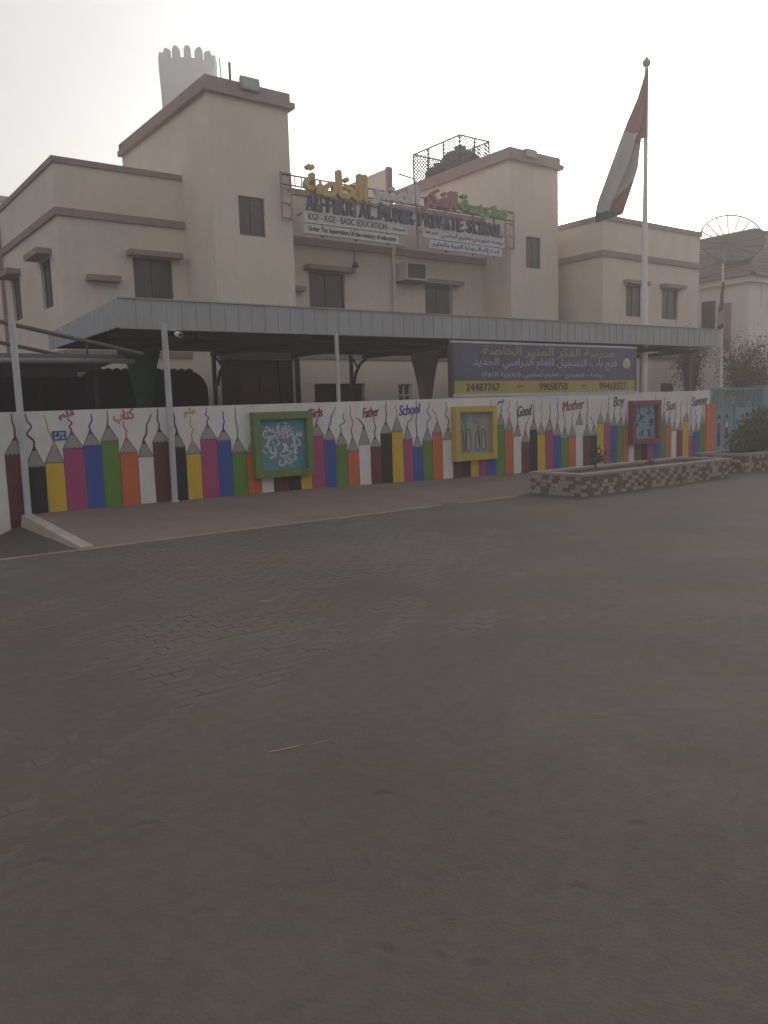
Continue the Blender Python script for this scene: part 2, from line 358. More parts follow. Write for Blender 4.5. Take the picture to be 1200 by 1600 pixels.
# ramp side kerb at the left, exposed above the dip
mb = MB(); n = 8
for k in range(n):
    y0, y1 = 10.17+k*3.0/n, 10.17+(k+1)*3.0/n; z = lambda y: .025+(y-10.17)/3.0*.15
    mb.hexa([(2.78, y0, -.4), (3.02, y0, -.4), (3.02, y1, -.4), (2.78, y1, -.4)], [(2.86, y0, z(y0)), (3.02, y0, z(y0)+.004), (3.02, y1, z(y1)+.004), (2.86, y1, z(y1))])
struct(mb.build('ramp_kerb', 'conc'))
# school yard slab behind the wall
mb = MB(); mb.box(-14, 30.6, 13.5, 19, -.1, .05); struct(mb.build('school_yard', 'side'))

# ------------------------------------------------------------------ school building
SB = thing('school_building', 'two storey cream school building with pink trim and two square towers', 'building', (14, 20, 0))
WY, CY, TY, RY = 20.75, 20.2, 19.0, 17.7
# openings: (u0,u1,z0,z1)
lw_front = [(7.66, 8.70, 4.55, 5.66)]; lw_left = [(21.65, 22.55, 4.45, 5.68), (24.85, 25.8, 4.48, 5.68)]
block('wall', SB, 'cream', 5.87, 9.15, WY, 31, 0, 7.72, lw_front, lw_left, .2)
block('wall', SB, 'cream', 9.11, 11.37, TY, 25.0, 0, 9.42, [(9.82, 10.56, 6.1, 7.06), (9.28, 11.25, .05, 3.0)], (), .3)
cen = [(12.55, 13.78, 4.5, 5.6), (16.85, 18.0, 4.45, 5.5), (12.6, 14.4, .05, 2.42), (15.68, 16.2, 1.7, 2.4)]
block('wall', SB, 'cream', 11.33, 19.5, CY, 31, 0, 7.66, cen, (), .2)
block('wall', SB, 'cream', 19.47, 21.75, TY, 25.0, 0, 9.42, [(20.18, 20.88, 6.1, 7.1)], (), .2)
block('wall', SB, 'cream', 21.72, 22.5, 20.4, 31, 0, 7.6)
rwf = [(23.7, 24.62, 4.55, 5.6), (25.75, 26.72, 4.55, 5.6), (25.75, 26.5, 1.7, 2.27)]
block('wall', SB, 'cream', 22.45, 28.05, RY, 31, 0, 7.66, rwf, (), .2)
def trim(name, m, *b): mb = MB(); mb.box(*b); return mb.build(name, m, SB)
def ring(name, m, x0, x1, y0, y1, z0, z1, p, left=True, right=True):   # band around a block, front, left and right sides
    mb = MB(); mb.box(x0-(p if left else 0), x1+(p if right else 0), y0-p, y0+.02, z0, z1)
    if left: mb.box(x0-p, x0+.02, y0+.021, y1, z0, z1)
    if right: mb.box(x1-.02, x1+p, y0+.021, y1, z0, z1)
    return mb.build(name, m, SB)
# bands and copings
ring('roof_band', 'pink', 5.87, 9.105, WY, 31, 6.48, 6.66, .07, right=False)
ring('parapet_coping', 'pink', 5.87, 9.103, WY, 31, 7.70, 7.84, .05, right=False)
for x0, x1 in ((9.11, 11.37), (19.47, 21.75)):
    ring('tower_cornice', 'pink', x0, x1, TY, 25, 9.38, 9.52, .14); ring('tower_coping', 'pink', x0, x1, TY, 25, 9.522, 9.76, .05)
    mb = MB(); mb.box(x0+.02, x1-.02, TY+.02, 25, 9.40, 9.5); mb.build('tower_roof', 'pink', SB)
    mb = MB(); mb.box(x0-.05, x1+.05, 24.9, 25.1, 9.523, 9.757); mb.build('tower_coping', 'pink', SB)
trim('roof_band', 'pink', 11.371, 19.465, CY-.08, CY+.02, 6.30, 6.50)
trim('parapet_coping', 'pink', 11.372, 19.464, CY-.05, CY+.25, 7.64, 7.80)
ring('roof_band', 'pink', 22.45, 28.05, RY, 30, 6.45, 6.64, .07); ring('parapet_coping', 'pink', 22.45, 28.05, RY, 30, 7.62, 7.78, .06)
for x0, x1, yy in ((5.87, 9.10, WY), (11.375, 19.46, CY), (22.45, 28.05, RY)): trim('storey_band', 'pink', x0, x1, yy-.06, yy+.02, 3.13, 3.30)
trim('plinth_band', 'pink', 5.87, 9.10, WY-.05, WY+.02, 2.70, 2.84)
mb = MB(); mb.box(5.80, 5.89, WY+.03, 30, 3.13, 3.30); mb.build('storey_band', 'pink', SB)
# fin wall on the flat roof
trim('roof_fin', 'cream', 16.87, 17.0, 22.1, 27, 7.6, 9.48); trim('roof_fin_edge', 'pink', 16.85, 17.05, 21.98, 22.098, 7.6, 9.52)
# windows
for a in lw_front: window(SB, 'y', WY, *a)
for a in lw_left: window(SB, 'x', 5.87, *a)
window(SB, 'y', TY, 9.82, 10.56, 6.1, 7.06, depth=.1); window(SB, 'y', TY, 20.18, 20.88, 6.1, 7.1, depth=.1)
for a in (cen[0], cen[1]): window(SB, 'y', CY, *a)
window(SB, 'y', CY, *cen[3], panes=2, rows=2, fm='whitesteel')
for a in rwf[:2]: window(SB, 'y', RY, *a)
window(SB, 'y', RY, *rwf[2], panes=1)
# sun hoods above the windows
def hood(axis, plane, a, b, z, p=.32, t=.13):
    mb = MB()
    if axis == 'y': mb.box(a, b, plane-p, plane+.02, z, z+t)
    else: mb.box(plane-p, plane+.02, a, b, z, z+t)
    mb.build('window_hood', 'pink', SB)
hood('y', WY, 7.5, 8.9, 5.67); hood('y', WY, 6.45, 7.25, 4.98, .25, .14); hood('x', 5.87, 21.45, 22.75, 5.69, .36, .14); hood('x', 5.87, 24.65, 26.0, 5.69, .36, .14)
hood('y', CY, 12.38, 13.98, 5.61); hood('y', CY, 16.68, 18.25, 5.51); hood('y', CY, 11.42, 12.3, 4.98, .25, .14)
hood('y', RY, 23.55, 24.75, 5.62, .25); hood('y', RY, 25.62, 26.9, 5.62, .25)
# dark entrance in the tower foot and the shaded doorway
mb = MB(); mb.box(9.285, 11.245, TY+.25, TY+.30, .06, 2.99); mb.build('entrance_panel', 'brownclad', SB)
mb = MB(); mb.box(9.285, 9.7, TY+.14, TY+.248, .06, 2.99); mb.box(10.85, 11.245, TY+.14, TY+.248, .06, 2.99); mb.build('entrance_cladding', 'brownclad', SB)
for x0 in (9.72, 10.29):
    mb = MB(); mb.box(x0, x0+.55, TY+.20, TY+.248, .06, 2.6); d = mb.build('door', 'reddoor', SB)
    mb = MB(); mb.box(x0+(.45 if x0 < 10 else .06), x0+(.49 if x0 < 10 else .10), TY+.16, TY+.199, 1.0, 1.25); mb.build('handle', 'steel', d)
mb = MB(); mb.box(9.11-.02, 11.39, TY-.03, TY+.1, 3.02, 3.35); mb.build('entrance_lintel', 'brownclad', SB)
for q in ((9.09, 9.279), (11.251, 11.39)): mb = MB(); mb.box(*q, TY-.03, TY-.002, .06, 3.019); mb.build('entrance_pier', 'brownclad', SB)
mb = MB(); mb.box(12.605, 14.395, CY+.19, CY+.22, .06, 2.41); mb.build('doorway_dark_recess', 'shade', SB)  # near-black sheet put in for the shade inside the open recess
# rain pipes
mb = MB(); mb.tube([(15.98, CY-.09, 6.6), (15.62, CY-.10, 6.56), (15.56, CY-.10, 6.4), (15.55, CY-.08, 3.4)], .055, 8); mb.build('rain_pipe', 'cream', SB, True)
mb = MB(); mb.tube([(5.80, 26.6, 7.5), (5.80, 26.6, 0)], .05, 8); mb.build('rain_pipe', 'pink', SB, True)
mb = MB(); mb.tube([(17.6, CY-.36, 5.7), (17.58, CY-.36, 5.2), (17.6, CY-.36, 4.2)], .012, 5); mb.build('hanging_cable', 'whitesteel', SB)

# window air conditioner
AC = thing('air_conditioner', 'cream window air conditioner sticking out beside the rain pipe', 'air conditioner', (15.9, 20.0, 5.5))
mb = MB(); x0, x1, z0, z1, yf = 15.72, 16.52, 5.52, 6.05, CY-.5
mb.box(x0, x1, yf+.02, CY-.001, z0, z1); mb.build('case', 'acwhite', AC)
mb = MB(); t = .05; mb.box(x0, x1, yf-.01, yf+.018, z0, z0+t); mb.box(x0, x1, yf-.01, yf+.018, z1-t, z1); mb.box(x0, x0+t, yf-.01, yf+.018, z0+t, z1-t); mb.box(x1-t, x1, yf-.01, yf+.018, z0+t, z1-t); mb.build('front_frame', 'acwhite', AC)
g = MB(); g.box(x0+t, x1-t, yf+.012, yf+.019, z0+t, z1-t); gr = g.build('grille', 'acgrille', AC)
for k in range(9):
    s = MB(); z = z0+t+.02+k*.047; s.box(x0+t, x1-t, yf-.002, yf+.010, z, z+.014); s.build('slat', 'acgrille', gr)
mb = MB(); mb.box(x0-.02, x1+.02, CY-.42, CY-.002, z0-.05, z0-.002); mb.build('support_bracket', 'alum', AC)
# wall lamp on a cable under the name boards
WL = thing('wall_lamp', 'small dark lamp hanging on a cable above the hooded window', 'lamp', (14.1, CY-.06, 5.8))
mb = MB(); mb.tube([(14.1, CY-.05, 6.3), (14.14, CY-.06, 6.1), (14.1, CY-.05, 5.95)], .012, 5); mb.build('cable', 'darksteel', WL)
mb = MB(); mb.lathe(14.1, CY-.12, [(.03, 5.96), (.06, 5.92), (.1, 5.82), (.08, 5.80)], 10); mb.build('shade', 'darksteel', WL, True)

# ------------------------------------------------------------------ roof-edge lettering
SG = thing('letter_sign', 'large coloured raised letters and white boards on a rail between the towers', 'sign', (15.2, 18.9, 6.3))
SY = 18.80
for z in (7.71, 7.46):
    mb = MB(); mb.tube([(11.0, SY+.07, z), (19.45, SY+.07, z)], .02, 6); mb.build('rail', 'darksteel', SG)
for x in (11.42, 11.62): mb = MB(); mb.tube([(x, SY+.07, 7.46), (x, SY+.07, 7.71)], .015, 6); mb.build('rail_upright', 'darksteel', SG)
for x0, x1 in ((10.98, 11.27), (19.07, 19.45)):
    mb = MB(); t = .018
    for x in (x0, x1): mb.box(x-t, x+t, SY+.02, SY+.06, 6.58, 7.76)
    for k in range(4): z = 6.62+k*.37; mb.box(x0+t, x1-t, SY+.022, SY+.058, z-t, z+t); mb.box(x1-t*.9, x1+t*.9, SY+.061, TY-.002, z-t, z+t)
    mb.build('ladder_bracket', 'pink', SG)
for x in (12.2, 13.3, 14.4, 15.5, 16.6, 17.7, 18.6):
    mb = MB(); mb.box(x-.03, x+.03, SY+.05, SY+.09, 6.25, 7.72); mb.box(x-.02, x+.02, SY+.091, CY-.09, 7.05, 7.09); mb.build('sign_strut', 'cream_col', SG)
for wd, m, x0, x1, z0, z1 in (('الخاصة', 'gold', 11.60, 13.62, 7.26, 8.02), ('المنير', 'let_white', 13.72, 15.46, 7.24, 7.98), ('الفكر', 'let_red', 15.55, 16.93, 7.30, 7.98), ('مدرسة', 'let_green', 17.0, 19.02, 7.28, 7.95)):
    text('word', arab(wd), m, SG, x0, x1, z0, z1, SY, .14, bold=.042)
ENG = 'AL-FIKR AL MUNIR PRIVATE SCHOOL'
wds = {'I': .17, ' ': .15, '-': .14, 'M': .33, 'A': .28, 'F': .21, 'L': .21}
tot = sum(wds.get(c, .25) for c in ENG); x = 11.64
for c in ENG:
    l = wds.get(c, .25)*7.2/tot
    if c != ' ':
        zz = (6.87, 7.25) if c != '-' else (7.03, 7.09)
        text('letter', c, 'let_blue', SG, x+.008, x+l-.008, zz[0], zz[1], SY, .10, bold=.014 if c != 'I' else .026)
    x += l
def board(x0, x1, z0, z1, txts):
    mb = MB(); mb.box(x0, x1, SY-.04, SY+.045, z0, z1); b = mb.build('name_board', 'board', SG)
    for s, a, bb, c, d, m in txts: text('text_line', s, m, b, a, bb, c, d, SY-.0405, .004, bold=.006)
board(11.60, 15.04, 6.56, 6.855, [('KG1 - KG2 - BASIC EDUCATION -', 11.72, 14.42, 6.63, 6.80, 'line'), ('Bilingual', 14.5, 14.95, 6.64, 6.72, 'ink_red')])
board(11.59, 14.72, 6.28, 6.515, [('Under The Supervision Of the ministry of education', 11.70, 14.62, 6.31, 6.48, 'line')])
board(15.60, 18.96, 6.56, 6.845, [(arab('روضة-تمهيدي-تعليم أساسي'), 16.3, 18.9, 6.60, 6.80, 'ink_blue'), (arab('ثنائي اللغة'), 15.7, 16.2, 6.66, 6.77, 'ink_red')])
board(15.86, 18.84, 6.285, 6.53, [(arab('تحت إشراف وزارة التربية والتعليم'), 15.98, 18.72, 6.31, 6.50, 'ink_blue')])

# ------------------------------------------------------------------ roof things
def floodlight(x, z, y, wd, ht, label, grp=None):
    F = thing('floodlight', label, 'floodlight', (x, y, z), grp); t = .10
    P = lambda u, v, d: (x+u, y-d+v*.18, z+v)
    mb = MB(); mb.hexa([P(-wd/2, 0, .0), P(wd/2, 0, .0), P(wd/2*.8, .02, -.18), P(-wd/2*.8, .02, -.18)], [P(-wd/2, ht, .0), P(wd/2, ht, .0), P(wd/2*.8, ht-.02, -.18), P(-wd/2*.8, ht-.02, -.18)]); mb.build('housing', 'lamp', F)
    mb = MB(); mb.hexa([P(-wd/2+.03, .03, .012), P(wd/2-.03, .03, .012), P(wd/2-.03, .03, .002), P(-wd/2+.03, .03, .002)], [P(-wd/2+.03, ht-.03, .012), P(wd/2-.03, ht-.03, .012), P(wd/2-.03, ht-.03, .002), P(-wd/2+.03, ht-.03, .002)]); mb.build('lens', 'lampglass', F)
    mb = MB(); mb.box(x-.03, x+.03, y+.10, y+.30, z+.06, z+.11); mb.build('arm', 'darksteel', F)
floodlight(10.22, 9.56, 18.78, .52, .32, 'wide grey floodlight on the cornice of the tower beside the hooded wing', 'roof floodlights')
floodlight(20.28, 9.50, 18.78, .52, .28, 'boxy grey floodlight on the tower beneath the caged water tanks', 'roof floodlights')
floodlight(25.75, 3.18, 17.5, .5, .24, 'small pale floodlight under the canopy by the flagpole')
for x, z1, rr, lab in ((9.75, 10.42, .012, 'thin whip aerial on the tower roof'), (9.97, 10.36, .03, 'stout grey pipe standing on the tower roof')):
    A = thing('roof_aerial', lab, 'aerial', (x, 19.4, 9.5)); mb = MB(); mb.tube([(x, 19.4, 9.5), (x-(.05 if rr < .02 else 0), 19.4, z1)], rr, 6); mb.build('rod', 'darksteel', A)
    mb = MB(); mb.tube([(x-.3, 19.42, 9.84 if rr < .02 else 9.80), (x+.12, 19.42, 9.80)], .014, 6); mb.build('cross_wire', 'darksteel', A)
# lattice cage with tanks on the right tower
CG = thing('tank_cage', 'open lattice cage of diagonal bars around the roof water tanks', 'cage', (20.5, 22.4, 9.5))
cx0, cx1, cy0, cy1, cz0, cz1 = 19.85, 21.25, 21.75, 24.3, 9.5, 10.95
def lattice(P, L, H):
    for h_ in (H, .05): mb = MB(); mb.tube([P(0, h_), P(L, h_)], .03, 5); mb.build('lattice_rail', 'darksteel', CG)
    nbay = max(1, round(L/.8)); bl = L/nbay
    for k in range(nbay+1): mb = MB(); mb.tube([P(k*bl, 0), P(k*bl, H)], .032, 5); mb.build('lattice_post', 'darksteel', CG)
    for k in range(nbay):
        mb = MB(); s = .13; c = -H
        while c < bl:
            a0, a1 = max(0, c), min(bl, c+H)
            if a1-a0 > .03:
                if k % 2 == 0: mb.tube([P(k*bl+a0, a0-c), P(k*bl+a1, a1-c)], .021, 4, False)
                else: mb.tube([P(k*bl+bl-a0, a0-c), P(k*bl+bl-a1, a1-c)], .021, 4, False)
            c += s
        mb.build('lattice_panel', 'darksteel', CG)
H = cz1-cz0
lattice(lambda u, h: (cx0+u, cy0, cz0+h), cx1-cx0, H); lattice(lambda u, h: (cx0, cy0+u, cz0+h), cy1-cy0, H)
lattice(lambda u, h: (cx1, cy0+u, cz0+h), cy1-cy0, H); lattice(lambda u, h: (cx0+u, cy1, cz0+h), cx1-cx0, H)
def tank(x, y, r, h, lab):
    T = thing('water_tank', lab, 'water tank', (x, y, 9.5)); prof = [(r*.96, 9.5)]
    for k in range(5): z = 9.52+h*.72*k/5; prof += [(r, z), (r, z+h*.10), (r*.965, z+h*.12)]
    prof += [(r, 9.5+h*.74), (r*.8, 9.5+h*.86), (r*.35, 9.5+h*.93), (r*.3, 9.5+h)]; mb = MB(); mb.lathe(x, y, prof, 22); mb.build('shell', 'tank', T, True)
    mb = MB(); mb.lathe(x, y, [(r*.33, 9.5+h*1.001), (r*.33, 9.5+h*1.04), (r*.2, 9.5+h*1.06)], 14); mb.build('lid', 'tank', T, True)
tank(20.55, 22.5, .68, 1.30, 'taller brown plastic water tank in the front of the roof cage'); tank(20.5, 23.65, .50, 1.02, 'shorter brown plastic water tank behind the taller one in the cage')
PO = thing('overflow_pipe', 'bent thin pipe at the roof edge beside the lattice cage', 'pipe', (18.9, 23.4, 8)); mb = MB(); mb.tube([(19.3, 23.6, 9.2), (19.3, 23.6, 9.85), (18.6, 23.6, 9.92)], .03, 6); mb.build('tube', 'darksteel', PO)

# ------------------------------------------------------------------ round crenellated tower far behind
CT = thing('round_tower', 'distant round grey tower with rounded battlements behind the roofs', 'tower', (25.1, 55, 0))
mb = MB(); mb.lathe(25.1, 55, [(1.78, 0), (1.84, 20), (1.90, 23.6), (1.96, 25.15), (1.96, 25.3)], 32); mb.build('shaft', 'castle', CT, True)
for k in range(15):
    a = 2*math.pi*k/15+.1; mb = MB(); pr = []
    for q in range(9): t = math.pi*q/8; pr.append((math.cos(t)*.235, 25.72+math.sin(t)*.36))
    pr = [(.25, 25.2)]+pr+[(-.25, 25.2)]; n0 = len(pr)
    f = lambda u, d: (25.1+(1.95-d)*math.cos(a)-u*math.sin(a), 55+(1.95-d)*math.sin(a)+u*math.cos(a))
    mb.v = [(*f(u, 0), z) for u, z in pr]+[(*f(u, .3), z) for u, z in pr]
    mb.f = [tuple(range(n0)), tuple(reversed(range(n0, 2*n0)))]+[((i+1) % n0, i, n0+i, n0+(i+1) % n0) for i in range(n0)]; mb.mi = [0]*len(mb.f)
    mb.build('merlon', 'castle', CT)
# low grey building glimpsed behind the left wing
BB = thing('grey_building', 'plain grey building whose flat roof peeks over the left wing', 'building', (4, 36, 0))
mb = MB(); mb.box(-3, 8.1, 34, 42, 0, 9.85); mb.build('wall', 'villa', BB); mb = MB(); mb.box(-3.1, 8.2, 33.9, 42.1, 9.852, 10.05); mb.build('roof_edge', 'castle', BB)

# ------------------------------------------------------------------ neighbouring villa
VL = thing('villa', 'pale grey rendered villa with clay tile hip roof beyond the gate', 'house', (34, 21, 0))
vx0, vx1, vy0, vy1, ez = 31.0, 44, 17.4, 30, 6.15
vleft = [(18.8, 19.45, 4.1, 5.62), (20.4, 21.2, 3.7, 5.4), (22.0, 22.9, 3.7, 5.4)]
block('wall', VL, 'villa', vx0, vx1, vy0, vy1, 0, ez, [(33.2, 34.4, 3.6, 5.3), (33.2, 34.4, .9, 2.4)], vleft, .2)
for a in vleft: window(VL, 'x', vx0, *a, panes=2)
window(VL, 'y', vy0, 33.2, 34.4, 3.6, 5.3); window(VL, 'y', vy0, 33.2, 34.4, .9, 2.4)
mb = MB(); mb.box(vx0-.05, vx0-.002, 18.12, 18.42, 3.6, 5.45); mb.build('shutter', 'pink', VL)
mb = MB(); mb.box(vx0-.18, vx1, vy0-.18, vy1, ez+.002, ez+.22); mb.build('eave', 'villa', VL)
# hip roof laid in stepped courses
mb = MB(); rx, ry, rz = 33.85, 18.8, 8.62; nc = 14; bx0, by0, bz = vx0-.32, vy0-.32, ez+.225
for k in range(nc):
    a, b = k/nc, (k+1)/nc; lip = .055
    xa, xb = bx0+(rx-bx0)*a, bx0+(rx-bx0)*b; ya, yb = by0+(ry-by0)*a, by0+(ry-by0)*b; za, zb = bz+(rz-bz)*a, bz+(rz-bz)*b
    mb.quad((xa, vy1, za), (xa, ya, za), (xa, ya, za+lip), (xa, vy1, za+lip)); mb.quad((xa, vy1, za+lip), (xa, ya, za+lip), (xb, yb, zb), (xb, vy1, zb))
    mb.quad((xa, ya, za), (vx1, ya, za), (vx1, ya, za+lip), (xa, ya, za+lip)); mb.quad((xa, ya, za+lip), (vx1, ya, za+lip), (vx1, yb, zb), (xb, yb, zb))
mb.quad((rx, vy1, rz), (rx, ry, rz), (vx1, ry, rz), (vx1, vy1, rz)); mb.quad((bx0, vy1, bz), (vx1, vy1, bz), (vx1, by0, bz), (bx0, by0, bz))
rf = mb.build('roof', 'tile', VL)
for i in range(18):
    t = i/18; p = MB(); a = Vector((bx0+(rx-bx0)*t, by0+(ry-by0)*t, bz+(rz-bz)*t+.05)); b = Vector((bx0+(rx-bx0)*(t+.055), by0+(ry-by0)*(t+.055), bz+(rz-bz)*(t+.055)+.06)); p.tube([a, b], [.10, .085], 7); p.build('ridge_tile', 'tile', rf)
for i in range(16): p = MB(); p.tube([(rx, ry+i*.5, rz+.03), (rx, ry+i*.5+.48, rz+.045)], [.10, .085], 7); p.build('ridge_tile', 'tile', rf)
for i in range(12): p = MB(); p.tube([(rx+i*.5, ry, rz+.03), (rx+i*.5+.48, ry, rz+.045)], [.10, .085], 7); p.build('ridge_tile', 'tile', rf)
for k in range(5): mb = MB(); mb.box(31.9+k*.55, 32.05+k*.55, vy0-.05, vy0-.001, ez-.9, ez-.05); mb.build('eave_bracket', 'villa', VL)
# big mesh dish on the villa's roof
DS = thing('satellite_dish', 'large round mesh satellite dish on the tiled villa roof', 'satellite dish', (31.9, 18.6, 7))
dc = Vector((31.62, 18.62, 7.86)); dnr = Vector((-.62, -.62, .55)).normalized(); du = dnr.cross(Vector((0, 0, 1))).normalized(); dv = du.cross(dnr)
DR = 1.22
def dpt(r, t, off=0): return dc+du*(r*math.cos(t))+dv*(r*math.sin(t))+dnr*(r*r*.22+off)
mb = MB()
for i in range(10):
    for k in range(48): t0, t1 = 2*math.pi*k/48, 2*math.pi*(k+1)/48; mb.quad(dpt(DR*i/10, t0), dpt(DR*(i+1)/10, t0), dpt(DR*(i+1)/10, t1), dpt(DR*i/10, t1))
mb.build('mesh_bowl', 'dishmesh', DS, True)
for k in range(16): mb = MB(); t = 2*math.pi*k/16; mb.tube([dpt(DR*i/6, t, .012) for i in range(7)], .016, 4, False); mb.build('rib', 'darksteel', DS)
mb = MB(); mb.tube([dpt(DR, 2*math.pi*k/40) for k in range(41)], .028, 5, False); mb.build('rim', 'darksteel', DS)
mb = MB(); mb.tube([dc-dnr*.02, dc-dnr*.5, (32.1, 18.7, 6.9)], .06, 8); mb.build('mount', 'darksteel', DS)

# ------------------------------------------------------------------ entrance canopy
CN = thing('entrance_canopy', 'long grey sheet metal canopy sheltering the yard behind the painted wall', 'canopy', (13.7, 15.8, 0))
FX0, FX1, FY0, FY1, FZ0, FZ1 = 4.74, 22.70, 13.6, 18.05, 3.15, 3.62
mb = MB(); mb.hexa([(FX0+.03, FY0+.03, 3.30), (FX1-.03, FY0+.03, 3.30), (FX1-.03, FY1, 3.20), (FX0+.03, FY1, 3.20)], [(FX0+.03, FY0+.03, 3.36), (FX1-.03, FY0+.03, 3.36), (FX1-.03, FY1, 3.26), (FX0+.03, FY1, 3.26)]); mb.build('roof_sheet', 'galv_shaded', CN)
mb = MB(); wpan = .2722
mb.box(-wpan/2, wpan/2-.001, 0, .025, -.235, .235); mb.hexa([(-wpan/2, -.014, -.235), (-wpan/2+.03, -.014, -.235), (-wpan/2+.042, 0, -.235), (-wpan/2, 0, -.235)], [(-wpan/2, -.014, .235), (-wpan/2+.03, -.014, .235), (-wpan/2+.042, 0, .235), (-wpan/2, 0, .235)])
fp = mb.build('fascia_panel', 'galv', CN, local=True)
fz = lambda x: 3.385+(x-13.7)*.005
for k in range(66):
    x = FX0+wpan/2+k*wpan; l = Vector((x, FY0+random.uniform(-.002, .002), fz(x)))-CN.location
    o = fp if k == 0 else fp.copy()
    if k: col.objects.link(o)
    o.location = l
for k in range(16):
    y = FY0+.03+wpan/2+k*wpan; o = fp.copy(); col.objects.link(o); o.rotation_euler = (0, 0, -math.pi/2)
    t = k/15; o.location = Vector((FX0-.001, y, fz(FX0)+.01-.11*t))-CN.location; o.scale = (1, 1, 1-.28*t)
    o = fp.copy(); col.objects.link(o); o.rotation_euler = (0, 0, math.pi/2); o.location = Vector((FX1, y, fz(FX1)))-CN.location
mb = MB(); mb.hexa([(FX0-.03, FY0-.03, fz(FX0)+.236), (FX1+.03, FY0-.03, fz(FX1)+.236), (FX1+.03, FY0+.06, fz(FX1)+.236), (FX0-.03, FY0+.06, fz(FX0)+.236)], [(FX0-.03, FY0-.03, fz(FX0)+.256), (FX1+.03, FY0-.03, fz(FX1)+.256), (FX1+.03, FY0+.06, fz(FX1)+.256), (FX0-.03, FY0+.06, fz(FX0)+.256)]); mb.build('edge_trim', 'galv', CN)
mb = MB(); mb.hexa([(FX0-.02, FY0-.015, fz(FX0)-.26), (FX1+.02, FY0-.015, fz(FX1)-.26), (FX1+.02, FY0+.04, fz(FX1)-.26), (FX0-.02, FY0+.04, fz(FX0)-.26)], [(FX0-.02, FY0-.015, fz(FX0)-.237), (FX1+.02, FY0-.015, fz(FX1)-.237), (FX1+.02, FY0+.04, fz(FX1)-.237), (FX0-.02, FY0+.04, fz(FX0)-.237)]); mb.build('edge_trim', 'galv', CN)
for y in (14.6, 16.2, 17.8): mb = MB(); mb.box(FX0+.1, FX1-.1, y-.05, y+.05, 3.08, 3.195); mb.build('purlin', 'galv_shaded', CN)
for x in np.arange(6.2, 22, 2.2): mb = MB(); mb.box(x-.04, x+.04, 13.7, 18.0, 2.98, 3.078); mb.build('rafter', 'galv_shaded', CN)
mb = MB(); mb.box(21.70, 21.86, 13.95, 14.1, .05, 2.978); mb.build('support_post', 'darksteel', CN)
mb = MB(); mb.tube([(9.02, 13.58, .05), (9.02, 13.58, 3.14)], .042, 10); mb.build('support_post', 'steel', CN, True)
for x in (8.42, 12.36):
    mb = MB(); mb.tube([(x, 17.95, .05), (x, 17.95, 3.07)], .055, 8); mb.build('support_post', 'darksteel', CN)
    mb = MB(); mb.tube([(x+.06, 17.94, 2.3), (x+.14, 17.94, 2.6), (x+.30, 17.94, 2.85), (x+.55, 17.94, 3.02)], .04, 6); mb.build('curved_brace', 'darksteel', CN)
    mb = MB(); mb.tube([(x+.03, 17.92, 2.98), (x+.22, 17.92, 2.72)], .03, 6); mb.build('diagonal_brace', 'darksteel', CN)
for x, m in ((6.33, 'green_col'), (14.12, 'pale_col')):
    mb = MB(); mb.lathe(x, 17.0, [(.17, .05), (.17, 1.9), (.23, 2.3), (.31, 2.7), (.40, 3.05), (.46, 3.20)], 20); mb.build('flared_column', m, CN, True)

# ------------------------------------------------------------------ left shade frame, poles, camera
SH = thing('shade_awning', 'low blue grey awning on sloping pipes beside the canopy', 'awning', (3.5, 15, 0))
mb = MB(); mb.hexa([(-1, 15.0, 2.66), (5.25, 15.0, 2.68), (5.25, 17.2, 2.56), (-1, 17.2, 2.56)], [(-1, 15.0, 2.74), (5.25, 15.0, 2.76), (5.25, 17.2, 2.60), (-1, 17.2, 2.60)]); mb.build('roof_sheet', 'bluegrey', SH)
mb = MB(); mb.tube([(-1, 14.95, 2.60), (5.42, 14.95, 2.64)], .045, 8); mb.build('front_beam', 'cream_col', SH, True)
mb = MB(); mb.box(-1, 4.4, 15.05, 15.12, 2.36, 2.56); mb.build('valance', 'shade', SH)
for y, s in ((13.3, 0), (15.7, .0), (17.6, .0)):
    mb = MB(); mb.tube([(.8, y, 3.50), (5.05 if y < 14 else 4.6, y+.2, 2.66 if y < 14 else 2.75)], .035, 8); mb.build('rafter_pipe', 'darksteel' if y > 14 else 'alum', SH, True)
for x in (-.5, 5.3): mb = MB(); mb.tube([(x, 16.9, .05), (x, 16.9, 2.6)], .045, 8); mb.build('support_post', 'darksteel', SH)
mb = MB(); mb.tube([(4.62, 15.1, 2.5), (4.62, 15.1, 3.0)], .02, 6); mb.build('wire_post', 'darksteel', SH)
SC = thing('dark_backdrop', 'added near-black screen hanging beneath the low awning', 'backdrop', (2, 16.3, 0))  # backdrop added to make the space under the awning read dark
mb = MB(); n = 40
for k in range(n):
    x0 = -1.5+k*.16; yy = lambda q: 16.3+.05*math.sin(q*2.1)
    mb.hexa([(x0, yy(k), .05), (x0+.16, yy(k+1), .05), (x0+.16, yy(k+1)+.02, .05), (x0, yy(k)+.02, .05)], [(x0, yy(k), 2.42), (x0+.16, yy(k+1), 2.42), (x0+.16, yy(k+1)+.02, 2.42), (x0, yy(k)+.02, 2.42)])
mb.build('cloth', 'shade', SC)
TN = thing('play_tent', 'dark barrel shaped shelter with scalloped ridge in the yard', 'tent', (6.4, 18.6, 0))
mb = MB(); prof = []
X0, X1, ZT = 5.35, 8.35, 2.66
for q in range(9): t = math.pi/2*q/8; prof.append((X1-.5+.5*math.cos(math.pi/2-t)*1.0 if False else X1-.5+.5*math.cos(t), ZT-.5+.5*math.sin(t)))
for q in range(9): t = math.pi/2*q/8; prof.append((X0+.35-.35*math.sin(t), ZT-.35+.35*math.cos(t)))
